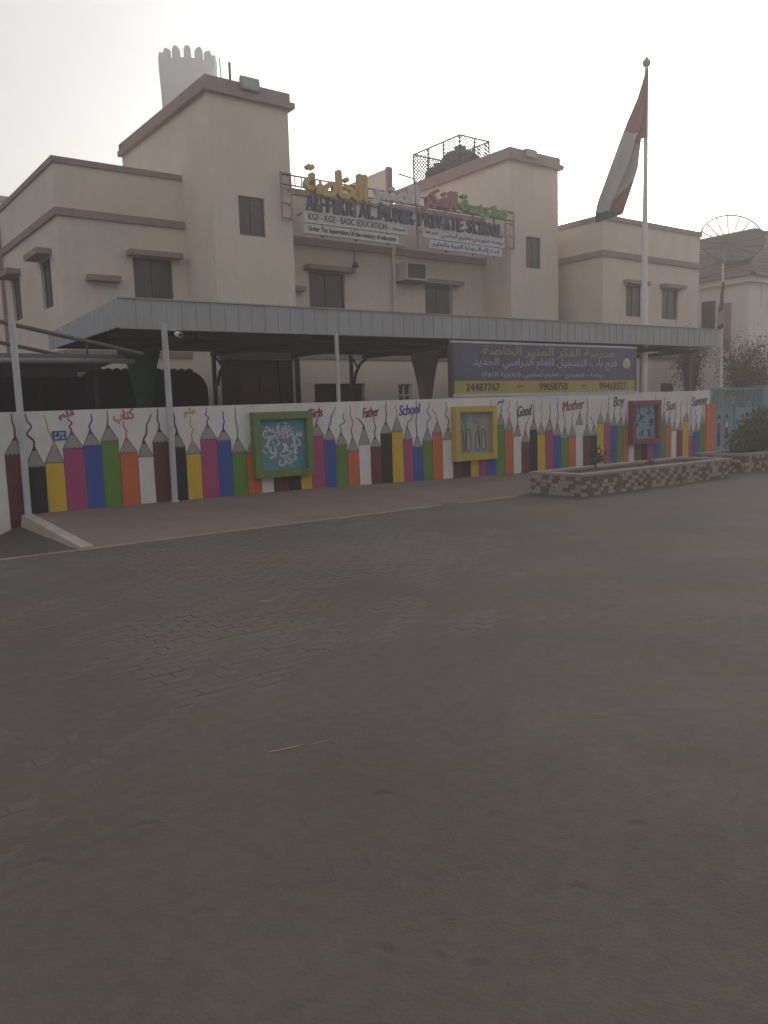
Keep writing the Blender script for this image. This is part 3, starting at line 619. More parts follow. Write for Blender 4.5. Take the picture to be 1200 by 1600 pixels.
mb.prism_xz([(X1, .05)]+prof+[(X0, .05)], 18.2, 20.2); mb.build('cover', 'black', TN)
for k in range(12): mb = MB(); x = X0+.45+k*.19; mb.prism_xz([(x-.09, ZT-.02), (x+.09, ZT-.02), (x+.06, ZT+.03), (x, ZT+.05), (x-.06, ZT+.03)], 18.17, 18.199); mb.build('scallop', 'black', TN)
mb = MB(); mb.prism_xz([(7.3, .05), (8.05, .05), (8.05, 1.9), (7.9, 2.05), (7.45, 2.05), (7.3, 1.9)], 18.15, 18.198); mb.build('door_flap', 'brownclad', TN)
for x, h, y, lab in ((2.96, 3.06, 13.2, 'pale steel pole standing at the ramp kerb, carrying the sloping pipes'), (5.33, 3.12, 13.2, 'pale steel pole carrying the security camera in front of the pencil wall')):
    p = thing('steel_pole', lab, 'pole', (x, y, 0)); mb = MB(); mb.tube([(x, y, -.1 if x < 3 else .1), (x+.01, y, h*.5), (x, y, h)], .052, 12); mb.build('tube', 'steel', p, True)
    mb = MB(); mb.lathe(x, y, [(.056, h-.02), (.056, h+.012), (.03, h+.02)], 12); mb.build('cap', 'steel', p, True)
    mb = MB(); mb.lathe(x, y, [(.07, .12), (.07, .17), (.054, .18)], 12); mb.build('collar', 'steel', p, True)
CC = thing('security_camera', 'small white bullet camera at the top of the steel pole', 'camera', (5.45, 13.05, 2.95))
mb = MB(); mb.tube([(5.47, 12.86, 2.93), (5.5, 13.10, 2.97)], .045, 10); mb.build('body', 'whitesteel', CC, True)
mb = MB(); mb.tube([(5.467, 12.845, 2.929), (5.469, 12.858, 2.93)], .034, 10); mb.build('lens', 'black', CC)
mb = MB(); mb.box(5.385, 5.48, 13.06, 13.2, 3.02, 3.05); mb.build('bracket', 'steel', CC)

# ------------------------------------------------------------------ painted boundary wall
BW = thing('boundary_wall', 'low white boundary wall painted with a row of coloured pencils', 'wall', (12, 13.4, 0))
top = lambda x: 1.74+(x-2.7)*.0078
mb = MB(); xs = [-14, 2.72, 6, 9, 12, 15, 18, 21.72]
for a, b in zip(xs, xs[1:]):
    mb.quad((a, 13.3, -.5), (b, 13.3, -.5), (b, 13.3, top(b)), (a, 13.3, top(a))); mb.quad((a, 13.3, top(a)), (b, 13.3, top(b)), (b, 13.5, top(b)), (a, 13.5, top(a))); mb.quad((b, 13.5, -.5), (a, 13.5, -.5), (a, 13.5, top(a)), (b, 13.5, top(b)))
mb.quad((21.72, 13.3, -.5), (21.72, 13.5, -.5), (21.72, 13.5, top(21.72)), (21.72, 13.3, top(21.72))); mb.quad((-14, 13.5, -.5), (-14, 13.3, -.5), (-14, 13.3, top(-14)), (-14, 13.5, top(-14)))
mb.build('masonry', 'white', BW)
PEN = [('brown',2.72,3.0,1.11,2.89,1.39,2.86,1.74,0.3),('black',3.0,3.29,0.9,3.15,1.22,3.06,1.71,1.6),('yellow',3.29,3.58,0.95,3.45,1.27,3.33,1.68,0.6),
 ('magenta',3.58,3.9,1.16,3.73,1.44,3.69,1.68,1),('blue',3.9,4.18,1.19,4.02,1.44,4.06,1.69,0.7),('green',4.18,4.47,1.25,4.31,1.52,4.32,1.74,0.2),
 ('orange',4.47,4.77,1.04,4.6,1.3,4.57,1.55,0.6),('white',4.77,5.04,0.96,4.89,1.24,5.05,1.65,0.8),('brown',5.04,5.34,1.19,5.17,1.43,5.16,1.75,0.5),
 ('black',5.34,5.62,1.09,5.48,1.36,5.43,1.7,0.5),('yellow',5.62,5.9,0.96,5.76,1.2,5.74,1.6,1),('magenta',5.9,6.22,1.2,6.05,1.47,6.05,1.75,1),
 ('blue',6.22,6.49,1.16,6.35,1.38,6.37,1.67,0.5),('green',6.49,6.78,0.94,6.62,1.21,6.6,1.74,0.5),('orange',6.78,7.06,0.92,6.91,1.15,6.89,1.34,0.3),
 ('white',7.06,7.32,0.9,7.2,1.14,7.21,1.32,0.3),('brown',7.32,7.62,0.91,7.49,1.12,7.5,1.31,0.3),('black',7.62,7.9,0.94,7.77,1.18,7.78,1.3,0.3),
 ('yellow',7.9,8.15,0.9,8.03,1.12,8.04,1.29,0.3),('magenta',8.15,8.46,1.16,8.3,1.41,8.37,1.56,0.5),('blue',8.46,8.72,1.07,8.58,1.32,8.75,1.69,0.6),
 ('green',8.72,9.0,0.96,8.86,1.22,8.95,1.58,1.6),('orange',9.0,9.27,0.82,9.13,1.1,9.1,1.72,1),('white',9.27,9.56,0.94,9.41,1.32,9.25,1.47,0.5),
 ('brown',9.56,9.82,0.88,9.68,1.1,9.67,1.49,0.8),('black',9.82,10.11,1.14,9.97,1.39,9.99,1.76,0.3),('yellow',10.11,10.4,1.16,10.25,1.49,10.24,1.76,0.3),
 ('magenta',10.4,10.66,0.99,10.52,1.26,10.71,1.53,1),('blue',10.66,10.92,0.82,10.78,1.07,10.78,1.77,0.6),('green',10.92,11.2,0.93,11.07,1.22,11.14,1.75,1.8),
 ('orange',11.2,11.48,1.09,11.35,1.35,11.21,1.61,0.8),('white',11.48,11.78,0.94,11.65,1.22,11.6,1.74,1.4),('brown',11.78,12.04,1.05,11.92,1.32,11.92,1.44,0.3),
 ('black',12.04,12.3,1.04,12.16,1.31,12.17,1.43,0.3),('yellow',12.3,12.54,1.03,12.42,1.3,12.42,1.43,0.3),('magenta',12.54,12.8,1.02,12.67,1.29,12.67,1.42,0.3),
 ('blue',12.8,13.1,1.1,12.98,1.36,12.94,1.74,0.4),('green',13.1,13.38,1.2,13.25,1.47,13.31,1.68,1.2),('orange',13.38,13.65,1.07,13.52,1.37,13.53,1.74,1.4),
 ('white',13.65,13.91,0.92,13.8,1.21,13.78,1.72,0.3),('brown',13.91,14.2,0.77,14.05,1.04,14.17,1.32,0.8),('black',14.2,14.46,1.05,14.34,1.32,14.33,1.64,0.5),
 ('yellow',14.46,14.73,0.93,14.6,1.23,14.62,1.74,1.3),('magenta',14.73,15.02,1.01,14.9,1.3,14.91,1.64,0.6),('blue',15.02,15.3,0.88,15.17,1.19,15.2,1.77,0.8),
 ('green',15.3,15.57,0.8,15.44,1.1,15.41,1.53,0.8),('orange',15.57,15.84,0.83,15.71,1.14,15.76,1.42,0.8),('white',15.84,16.12,1.11,16.0,1.4,16.0,1.45,0.2),
 ('brown',16.12,16.4,0.83,16.27,1.13,16.29,1.75,0.6),('black',16.4,16.66,0.82,16.54,1.09,16.4,1.28,0.8),('yellow',16.66,16.94,1.12,16.8,1.4,16.86,1.67,0.8),
 ('magenta',16.94,17.2,1.11,17.09,1.39,17.14,1.79,0.4),('blue',17.2,17.46,1.04,17.35,1.31,17.37,1.49,0.8),('green',17.46,17.73,1.02,17.63,1.27,17.57,1.45,0.8),
 ('orange',17.73,17.96,0.97,17.83,1.23,17.83,1.41,0.3),('white',17.96,18.2,0.96,18.07,1.22,18.07,1.4,0.3),('brown',18.2,18.49,0.95,18.33,1.21,18.33,1.39,0.3),
 ('black',18.49,18.77,0.94,18.63,1.2,18.63,1.39,0.3),('magenta',18.77,19.05,0.93,18.91,1.19,18.9,1.49,0.3),('blue',19.05,19.36,0.92,19.19,1.19,19.11,1.79,0.4),
 ('green',19.36,19.6,1.08,19.51,1.35,19.51,1.74,0.6),('orange',19.6,19.86,0.94,19.76,1.21,19.82,1.4,0.8),('white',19.86,20.11,0.81,20.01,1.07,20.04,1.62,0.4),
 ('brown',20.11,20.39,0.8,20.29,1.06,20.31,1.62,0.8),('yellow',20.39,20.7,1.06,20.59,1.32,20.58,1.65,0.4),('magenta',20.7,20.92,0.61,20.8,0.94,20.8,1.76,0.3),
 ('blue',20.92,21.24,0.74,21.07,0.97,21.01,1.37,1.4),('green',21.24,21.49,0.92,21.36,1.18,21.37,1.68,0.4)]
PY = 13.3
for i, (c, a, b, sh, tx, tz, ex, ez_, wg) in enumerate(PEN):
    wd = b-a; j1, j2 = random.uniform(-.006, .006), random.uniform(-.006, .006)
    a2, b2 = a+.002, b-.002; nsc = 4+i % 2; edge = []
    for k in range(nsc*5+1):
        t = k/(nsc*5); edge.append((b2-(b2-a2)*t, sh-.022*abs(math.sin(t*nsc*math.pi))))
    z0 = max(-.48 if i == 0 else -.02, -.5)
    mb = MB(); mb.prism_xz([(a2+j1, z0), (b2+j2, z0)]+edge, PY-.003, PY-.0005); pe = mb.build('painted_pencil', c, BW)
    mb = MB(); low = [(x, z) for x, z in reversed(edge)]; mb.prism_xz(low+[(tx+.012, tz-.02), (tx-.012, tz-.02)], PY-.0028, PY-.0006); mb.build('wood_tip', 'wood', pe)
    lc = 'line' if c in ('white', 'black') else c
    ld = [(tx-.035, tz-.085), (tx+.035, tz-.085), (tx+.008, tz+.01), (tx-.008, tz+.01)]
    mb = MB(); mb.prism_xz(ld, PY-.0045, PY-.003)
    # the scribble drawn by the lead
    pts = []; n = 16
    for k in range(n+1):
        t = k/n; x = tx+(ex-tx)*t; z = tz+(min(ez_, top(x)-.02)-tz)*t; x += wg*.035*math.sin(t*math.pi*(2 if wg < .9 else 3.4)+i)*math.sin(math.pi*min(1, t*1.2)); pts.append((x, z))
    mb.ribbon_xz(pts, [.030-.014*k/n for k in range(n+1)], PY-.0047, PY-.003); mb.build('scribble', lc, pe)
    ol = MB(); ol.ribbon_xz([(a2, sh-.01), (tx-.010, tz-.03)], .009, PY-.0049, PY-.003); ol.ribbon_xz([(b2, sh-.01), (tx+.010, tz-.03)], .009, PY-.0049, PY-.003)
    ol.ribbon_xz([(x, z-.002) for x, z in edge], .009, PY-.005, PY-.003); ol.ribbon_xz([(a2, sh), (a2+j1, z0)], .007, PY-.0052, PY-.003); ol.build('outline', 'line', pe)
for s, x0, x1, z0, z1, m in (('Girls', 8.10, 8.46, 1.50, 1.68, 'ink_red'), ('Father', 9.40, 9.80, 1.47, 1.67, 'ink_red'), ('School', 10.32, 10.88, 1.49, 1.71, 'ink_blue'), ('Good', 13.80, 14.26, 1.36, 1.62, 'line'), ('Mother', 15.36, 16.16, 1.46, 1.71, 'ink_red'),
                             ('Boy', 17.33, 17.76, 1.44, 1.78, 'line'), ('Sun', 19.62, 20.05, 1.37, 1.62, 'line'), ('Summer', 20.86, 21.62, 1.47, 1.74, 'line')):
    text('painted_word', s, m, BW, x0, x1, z0, z1, PY-.003, .002, bold=.008, slant=.22, rot=.08)
for s, x0, x1, z0, z1, m in (('كتاب', 4.40, 4.76, 1.52, 1.74, 'orange'), ('قلم', 3.55, 3.80, 1.60, 1.74, 'magenta'), ('علم', 5.62, 5.86, 1.58, 1.74, 'frame_yellow'), ('شمس', 13.14, 13.36, 1.66, 1.76, 'ink_red')):
    text('painted_word', arab(s), m, BW, x0, x1, z0, z1, PY-.003, .002, bold=.008, rot=.12)
# small blue number plate
NP = thing('number_plate', 'small blue plate with white figures on the wall above the yellow pencil', 'plate', (3.54, 13.29, 1.28))
mb = MB(); mb.box(3.43, 3.64, 13.278, 13.294, 1.285, 1.43); pl = mb.build('plate', 'blue', NP)
text('figures', '٨١٥', 'white', pl, 3.46, 3.61, 1.365, 1.415, 13.2778, .002, bold=.003); text('figures', '٥٢٥', 'white', pl, 3.46, 3.61, 1.30, 1.35, 13.2778, .002, bold=.003)

# ------------------------------------------------------------------ framed boards on the wall
def framed(label, x0, x1, z0, z1, fm, pm, t=.13, dp=.16):
    B = thing('display_board', label, 'display board', ((x0+x1)/2, 13.2, z0), 'framed boards on the pencil wall'); y1 = 13.293; y0 = y1-dp
    for nm, b in (('frame_rail', (x0, x1, z0, z0+t)), ('frame_rail', (x0, x1, z1-t, z1)), ('frame_stile', (x0, x0+t, z0+t, z1-t)), ('frame_stile', (x1-t, x1, z0+t, z1-t))):
        mb = MB(); mb.hexa([(b[0], y0, b[2]), (b[1], y0, b[2]), (b[1], y1, b[2]), (b[0], y1, b[2])], [(b[0], y0, b[3]), (b[1], y0, b[3]), (b[1], y1, b[3]), (b[0], y1, b[3])]); mb.build(nm, fm, B)
    mb = MB(); mb.box(x0+t-.005, x1-t+.005, y1-.05, y1-.02, z0+t-.005, z1-t+.005); p = mb.build('panel', pm, B)
    return B, p, y1-.05
B, p, yp = framed('green framed board with swirling white letters on a blue panel', 6.88, 8.12, .43, 1.63, 'frame_green', 'panel_blue')
rr = random.Random(3); cx, cz = 7.5, 1.03
for s, x, z, w_, h_ in (('ق', 7.52, 1.34, .26, .2), ('ل', 7.38, 1.33, .14, .2), ('ع', 7.68, 1.26, .18, .22), ('ح', 7.2, 1.24, .2, .22), ('س', 7.82, 1.2, .22, .18), ('ن', 7.66, 1.07, .24, .22), ('ج', 7.28, 1.08, .26, .24), ('م', 7.47, 1.12, .14, .22), ('ر', 7.5, .95, .16, .2), ('و', 7.3, .88, .16, .22), ('ي', 7.58, .86, .3, .2), ('ه', 7.82, .92, .17, .2), ('ص', 7.55, .69, .28, .17), ('د', 7.84, 1.05, .12, .14), ('ك', 7.45, 1.22, .2, .18), ('ت', 7.16, .95, .16, .14), ('ف', 7.62, 1.2, .2, .14), ('ز', 7.74, .78, .12, .16)):
    text('letter', arab(s), 'let_white', p, x-w_/2, x+w_/2, z-h_/2, z+h_/2, yp-.0005, .003, bold=.004, rot=rr.uniform(-.5, .5))
    text('letter_shadow', arab(s), 'panel_grey', p, x-w_/2+.02, x+w_/2+.02, z-h_/2-.02, z+h_/2-.02, yp-.0003, .001, bold=.006, rot=rr.uniform(-.5, .5))
B, p, yp = framed('yellow framed board with a grey drawing of children under a tree', 11.74, 12.98, .44, 1.63, 'frame_yellow', 'panel_grey')
def art(par, y, m, poly, nm='drawing', d=.003): mb = MB(); mb.prism_xz(poly, y-d, y-.0004); mb.build(nm, m, par)
def blob(cx, cz, rx_, rz_, n=14, s=0): rr = random.Random(s); return [(cx+rx_*math.cos(2*math.pi*k/n)*rr.uniform(.85, 1.1), cz+rz_*math.sin(2*math.pi*k/n)*rr.uniform(.85, 1.1)) for k in range(n)]
art(p, yp, 'panel_blue', blob(12.08, 1.36, .11, .11, s=1)); art(p, yp, 'cream_col', blob(12.48, 1.33, .16, .13, s=2)); art(p, yp, 'wood', blob(12.58, 1.28, .1, .1, s=5), d=.004)
for x, h_, m in ((11.99, .60, 'cream_col'), (12.19, .66, 'castle'), (12.46, .56, 'wood'), (12.64, .62, 'castle')):
    art(p, yp, m, [(x-.07, .68), (x+.07, .68), (x+.045, .68+h_*.65), (x-.045, .68+h_*.65)]); art(p, yp, m, blob(x, .68+h_*.82, .05, .06, s=int(x*9)))
    for q in (-.03, .03): mb = MB(); mb.ribbon_xz([(x+q, .62), (x+q, .69)], .02, yp-.0035, yp-.0004); mb.build('drawing_line', 'line', p)
    mb = MB(); mb.ribbon_xz([(x-.07, .68), (x-.045, .68+h_*.65), (x, .68+h_*.7), (x+.045, .68+h_*.65), (x+.07, .68)], .02, yp-.005, yp-.0031); mb.build('drawing_line', 'line', p)
mb = MB(); mb.ribbon_xz([(12.1, .62), (12.1, 1.06), (12.12, 1.25)], .022, yp-.0052, yp-.0033); mb.ribbon_xz([(12.5, .8), (12.5, 1.2)], .022, yp-.0052, yp-.0033); mb.build('drawing_line', 'line', p)
B, p, yp = framed('dark red framed board with black curling letters on pale blue', 17.93, 19.15, .51, 1.65, 'frame_red', 'panel_lblue')
for s, x, z in (('ل', 18.25, 1.4), ('د', 18.72, 1.38), ('ح', 18.5, 1.16), ('و', 18.84, 1.06), ('م', 18.22, .96), ('ك', 18.42, .8), ('أ', 18.76, .78), ('ر', 18.34, 1.2)):
    text('letter', arab(s), 'line', p, x-.09, x+.09, z-.1, z+.1, yp-.0005, .003, bold=.01)

# ------------------------------------------------------------------ school banner on top of the wall
BN = thing('school_banner', 'long blue banner board with a yellow phone number strip standing on the wall', 'banner', (15, 13.36, 1.82))
bx0, bx1, by, bz0, bz1 = 11.86, 18.2, 13.30, 1.835, 3.05
mb = MB(); mb.box(bx0, bx1, by, by+.03, bz0+.35, bz1-.05); pb = mb.build('blue_panel', 'banner', BN)
mb = MB(); mb.box(bx0, bx1, by, by+.03, bz0+.07, bz0+.348); ys_ = mb.build('yellow_strip', 'banner_y', BN)
mb = MB(); mb.box(bx0-.05, bx1+.05, by-.012, by+.08, bz1-.048, bz1); mb.box(bx0-.05, bx1+.05, by-.012, by+.08, bz0, bz0+.068); mb.build('frame_rail', 'steel', BN)
mb = MB(); mb.box(bx0-.06, bx0-.002, by-.01, by+.14, bz0-.0, bz1-.05); mb.build('frame_stile', 'darksteel', BN)
mb = MB(); mb.box(bx1+.002, bx1+.06, by-.01, by+.14, bz0+.07, bz1-.05); mb.build('frame_stile', 'darksteel', BN)
text('heading', arab('مدرسة الفكر المنير الخاصة'), 'banner_gold', pb, 12.70, 17.35, 2.70, 2.97, by-.0005, .003, bold=.013)
text('text_line', arab('فتح باب التسجيل للعام الدراسي الجديد'), 'banner_text', pb, 12.42, 17.45, 2.43, 2.71, by-.0005, .003, bold=.006)
text('text_line', arab('روضة - تمهيدي - تعليم أساسي (ثنائية اللغة)'), 'banner_text', pb, 12.68, 16.9, 2.22, 2.42, by-.0005, .003, bold=.005)
for s, a, b in (('24487767', 12.20, 13.24), ('99058750', 14.55, 15.55), ('99463527', 16.75, 17.85)): text('phone_number', s, 'line', ys_, a, b, 1.955, 2.13, by-.0005, .003, bold=.006)
for x in (13.9, 16.15): text('dash', '-', 'line', ys_, x-.12, x+.12, 2.045, 2.07, by-.0005, .003)
mb = MB(); mb.prism_xz(blob(17.85, 2.62, .16, .13, s=4), by-.004, by-.0005); mb.build('emblem', 'let_white', pb); mb = MB(); mb.prism_xz([(17.75, 2.5), (17.95, 2.5), (17.92, 2.62), (17.85, 2.7), (17.78, 2.62)], by-.007, by-.0041); mb.build('emblem', 'gold', pb)

# ------------------------------------------------------------------ stone planters
def planter(x0, x1, y0, y1, h, label, ends=('l',)):
    P = thing('stone_planter', label, 'planter', ((x0+x1)/2, (y0+y1)/2, 0), 'stone planters at the gate')
    mb = MB(); t = .15
    mb.box(x0, x1, y0, y0+t, -.05, h-.05); mb.box(x0, x1, y1-t, y1, -.05, h-.05); mb.box(x0, x0+t, y0+t+.001, y1-t-.001, -.05, h-.05); mb.box(x1-t, x1, y0+t+.001, y1-t-.001, -.05, h-.05); mb.build('core', 'grout', P)
    mb = MB(); mb.box(x0-.03, x1+.03, y0-.03, y0+t+.01, h-.048, h); mb.box(x0-.03, x1+.03, y1-t-.01, y1+.03, h-.048, h); mb.box(x0-.03, x0+t+.01, y0+t+.011, y1-t-.011, h-.048, h); mb.box(x1-t-.01, x1+.03, y0+t+.011, y1-t-.011, h-.048, h); mb.build('rim', 'rim', P)
    n = 12; mb = MB()
    gs = [[(x0+t+(x1-x0-2*t)*i/n, y0+t+(y1-y0-2*t)*j/4, h-.10+random.uniform(-.02, .03)) for j in range(5)] for i in range(n+1)]
    for i in range(n):
        for j in range(4): mb.quad(gs[i][j], gs[i+1][j], gs[i+1][j+1], gs[i][j+1])
    mb.build('soil', 'soil', P, True)
    protos = {}
    rh = (h-.05)/5
    def stones(P0, L, ax):
        for r in range(5):
            u = -.02*(r % 2)
            while u < L-.02:
                l = rr2.choice((.12, .13, .14, .15, .2)); l = min(l, L-u)
                if L-u-l < .05: l = L-u
                kk = int(u/.135+.3*r); light = (kk % 2 == r % 2) if rr2.random() < .85 else rr2.random() < .5
                key = 'stone_l' if light else 'stone_d'
                if key not in protos:
                    mb = MB(); mb.hexa([(-.5, -1, -.5), (.5, -1, -.5), (.5, .0, -.5), (-.5, .0, -.5)], [(-.5, -1, .5), (.5, -1, .5), (.5, .0, .5), (-.5, .0, .5)]); me_ = mb.build('stone', key, P, local=True); protos[key] = me_; o = me_
                else: o = protos[key].copy(); col.objects.link(o)
                uu = max(u, 0); ll = l-(uu-u); dpt = rr2.uniform(.012, .035)
                o.scale = (ll-.010, dpt, rh-.010); c = uu+ll/2
                if ax == 'x': o.location = Vector((x0+c, y0, r*rh+rh/2))-P.location
                elif ax == 'l': o.location = Vector((x0, y1-c, r*rh+rh/2))-P.location; o.rotation_euler = (0, 0, -math.pi/2)
                u += l
    rr2 = random.Random(int(x0*10)); stones(0, x1-x0, 'x'); stones(0, y1-y0, 'l')
    return P
planter(11.04, 15.75, 9.15, 10.30, .40, 'long low planter clad in checkered brown and cream stones with a sapling')
planter(16.85, 19.6, 9.45, 10.6, .42, 'stone clad planter filled by the leafy bush in front of the blue gate')
# sapling, stump and bush
def leaves(mb, pts, size, rnd, squash=1):
    for p in pts:
        d = Vector((rnd.gauss(0, 1), rnd.gauss(0, 1), rnd.gauss(0, .7))).normalized(); s = d.cross(Vector((rnd.gauss(0, 1), rnd.gauss(0, 1), rnd.gauss(0, 1)))).normalized(); L = size*rnd.uniform(.7, 1.3); n = d.cross(s)*.15*L
        p = Vector(p); mb.quad(p, p+d*L*.5+s*L*.24+n, p+d*L, p+d*L*.5-s*L*.24+n)
SP = thing('sapling', 'thin young plant with small leaves growing in the long planter', 'plant', (12.0, 9.6, .3)); rn = random.Random(5)
mb = MB(); stems = [[(12.0, 9.6, .28), (12.01, 9.6, .5), (12.08, 9.58, .66), (12.16, 9.6, .78)], [(12.0, 9.6, .42), (11.92, 9.62, .62), (11.84, 9.6, .80)], [(12.02, 9.6, .5), (12.14, 9.65, .58), (12.26, 9.66, .62)]]
for s in stems: mb.tube(s, .009, 5)
mb.build('stem', 'bark', SP)
mb = MB(); pts = []
for s in stems[::2]:
    for _ in range(60): a, b = rn.choice(list(zip(s[1:], s[2:]))); t = rn.random(); pts.append(Vector(a).lerp(Vector(b), t)+Vector((rn.gauss(0, .05), rn.gauss(0, .05), rn.gauss(0, .05))))
leaves(mb, pts, .075, rn); mb.build('foliage', 'leaf', SP)
ST = thing('small_shrub', 'little dry brown shrub by the red framed board in the planter', 'plant', (13.9, 9.75, .3)); mb = MB()
for k in range(5): mb.tube([(13.9, 9.75, .28), (13.9+rn.gauss(0, .08), 9.75+rn.gauss(0, .05), .44+rn.random()*.1)], .008, 4)
mb.build('stem', 'bark', ST); mb = MB(); leaves(mb, [(13.88+rn.gauss(0, .06), 9.75+rn.gauss(0, .05), .44+rn.gauss(0, .05)) for _ in range(50)], .05, rn); mb.build('foliage', 'leaf3', ST)
BH = thing('leafy_bush', 'rounded olive green bush growing from the planter before the gate', 'bush', (18.3, 10.0, .3)); mb = MB()
for k in range(16): a = rn.uniform(0, 6.28); mb.tube([(18.3+rn.gauss(0, .15), 10.0, .3), (18.3+.5*math.cos(a), 10+.25*math.sin(a), .8), (18.3+.9*math.cos(a)*rn.random(), 10+.4*math.sin(a), 1.15)], .012, 4)
mb.build('stem', 'bark', BH)
pts = []
for c in [(17.55, 9.95, .62, .32), (17.95, 9.9, .82, .40), (18.45, 10, .98, .48), (18.95, 10.0, 1.05, .45), (19.3, 10.1, .8, .4), (18.3, 9.8, .6, .4), (18.8, 9.75, .65, .4)]:
    for _ in range(520):
        v = Vector((rn.gauss(0, 1), rn.gauss(0, .8), rn.gauss(0, 1))).normalized()*c[3]*rn.uniform(.35, 1.08)**.5; v.z *= .9; q = Vector(c[:3])+v
        if q.z > .34: pts.append(q)
mb = MB(); leaves(mb, pts[::2], .085, rn); mb.build('foliage', 'leaf2', BH); mb = MB(); leaves(mb, pts[1::2], .085, rn); mb.build('foliage', 'leaf', BH)

# ------------------------------------------------------------------ gate
GT = thing('blue_gate', 'blue steel double gate with upright bars and painted children', 'gate', (23.2, 13.4, 0))
def leafgate(x0, x1):
    y0, y1 = 13.36, 13.41
    mb = MB(); mb.box(x0, x1, y0, y1, .08, 1.30); pn = mb.build('leaf_panel', 'gate', GT)
    for z in (1.302, 1.90): mb = MB(); mb.box(x0, x1, y0-.01, y1+.01, z, z+.055); mb.build('gate_rail', 'gate', GT)
    k = 0; x = x0+.03
    while x < x1-.02: mb = MB(); mb.box(x-.014, x+.014, y0+.01, y1-.01, 1.358, 1.899); mb.build('gate_bar', 'gate', GT); x += .105
    return pn
pn = leafgate(22.0, 23.14); pn2 = leafgate(23.18, 24.5)
for x in (21.93, 23.16): mb = MB(); mb.box(x-.02 if x > 22 else x-.0, x+.018 if x > 22 else x+.06, 13.33, 13.355, .08, 1.95); mb.build('gate_stile', 'gate', GT)
def child(par, x, y, girl=False):
    a = lambda m, poly, d=.003: art(par, y, m, poly, 'painted_child', d)
    a('skin', blob(x, 1.02, .065, .075, s=1)); a('black', [(x-.08, 1.0), (x-.06, 1.06), (x+.06, 1.06), (x+.08, 1.0), (x+.085, 1.10), (x+.03, 1.16), (x-.03, 1.16), (x-.085, 1.10)], .005)
    if girl:
        a('black', [(x-.12, .82), (x-.085, .82), (x-.07, 1.08), (x-.1, 1.06)], .0045); a('white', [(x-.07, .72), (x+.07, .72), (x+.06, .93), (x-.06, .93)]); a('ink_red', [(x-.12, .45), (x+.12, .45), (x+.06, .80), (x-.06, .80)], .005)
        for q in (-.05, .05): a('skin', [(x+q-.02, .3), (x+q+.02, .3), (x+q+.02, .46), (x+q-.02, .46)], .004); a('line', [(x+q-.04, .25), (x+q+.03, .25), (x+q+.03, .3), (x+q-.04, .3)], .0042)
    else:
        a('ink_red', [(x-.08, .62), (x+.08, .62), (x+.085, .92), (x-.085, .92)]); a('navy', [(x-.08, .27), (x-.01, .27), (x-.0, .6), (x-.08, .63)], .005); a('navy', [(x+.02, .27), (x+.09, .27), (x+.08, .63), (x+.0, .6)], .006)
        for q in (-.05, .05): a('line', [(x+q-.05, .24), (x+q+.04, .24), (x+q+.04, .285), (x+q-.05, .285)], .0065)
        a('skin', [(x+.085, .6), (x+.12, .6), (x+.12, .88), (x+.085, .9)], .004); a('skin', [(x-.12, .6), (x-.085, .6), (x-.085, .9), (x-.12, .88)], .004)
child(pn, 22.33, 13.36); child(pn, 22.75, 13.36, True); child(pn2, 23.62, 13.36, True); child(pn2, 23.9, 13.36)
mb = MB(); mb.box(24.52, 25.1, 13.2, 13.6, 0, 2.02); tag(mb.build('gate_pillar', 'gate2'), 'broad blue painted pillar on the far side of the gate', 'pillar')
mb = MB(); mb.box(21.50, 21.92, 13.24, 13.56, -.1, 1.50); pi_ = tag(mb.build('gate_pillar', 'orange_p'), 'orange painted pillar between the pencil wall and the gate', 'pillar')
NW = thing('neighbour_wall', 'plain pale garden wall running on past the blue pillar', 'wall', (30, 13.5, 0)); mb = MB(); mb.box(25.102, 46, 13.32, 13.52, -.05, 1.95); mb.build('masonry', 'villa', NW); mb = MB(); mb.box(25.104, 46, 13.29, 13.55, 1.951, 2.02); mb.build('coping', 'villa', NW)

# ------------------------------------------------------------------ flags
def flagpole(x, y, h, r, label):
    F = thing('flagpole', label, 'flagpole', (x, y, .05)); mb = MB(); mb.lathe(x, y, [(r*1.25, .05), (r*1.2, h*.45), (r*.9, h*.46), (r*.6, h)], 14); mb.build('mast', 'whitesteel', F, True)
    mb = MB(); mb.lathe(x, y, [(r*.6, h), (r*1.0, h+.02), (r*1.35, h+.09), (r*1.2, h+.15), (r*.5, h+.22), (.004, h+.28)], 12); mb.build('finial', 'lamp', F, True)
    mb = MB(); mb.box(x-r*2.4, x+r*2.4, y-r*2.4, y+r*2.4, .05, .09); mb.build('base_plate', 'darksteel', F)
flagpole(19.62, 14.05, 10.52, .085, 'tall white flagpole rising through the canopy')
FL = thing('flag', 'large red white and green flag hanging limp from the tall pole', 'flag', (19.6, 14.0, 10.4))
Lc = [(0, 19.58, 10.46), (.19, 19.28, 9.70), (.36, 18.87, 8.98), (.55, 18.42, 8.18), (.74, 17.96, 7.39), (.88, 17.60, 6.79), (.95, 17.50, 6.50), (1, 17.52, 6.25)]
Rc = [(0, 19.60, 10.46), (.2, 19.56, 9.59), (.42, 19.51, 8.68), (.44, 19.30, 8.60), (.62, 19.17, 7.86), (.77, 18.90, 7.32), (.94, 18.49, 6.60), (1, 18.44, 6.54)]
def ip(c, t): ts = [q[0] for q in c]; return np.interp(t, ts, [q[1] for q in c]), np.interp(t, ts, [q[2] for q in c])
mb = MB(); nr, ncl = 120, 40
def fpt(i, j, off=0):
    t, s = i/nr, j/ncl; a = ip(Lc, t); b = ip(Rc, t); x = a[0]+(b[0]-a[0])*s; z = a[1]+(b[1]-a[1])*s; amp = .10*min(1, t*3)
    return (x, 14.0+amp*math.sin(s*9+t*2.2)+.04*math.sin(s*17+t*5)+off, z)
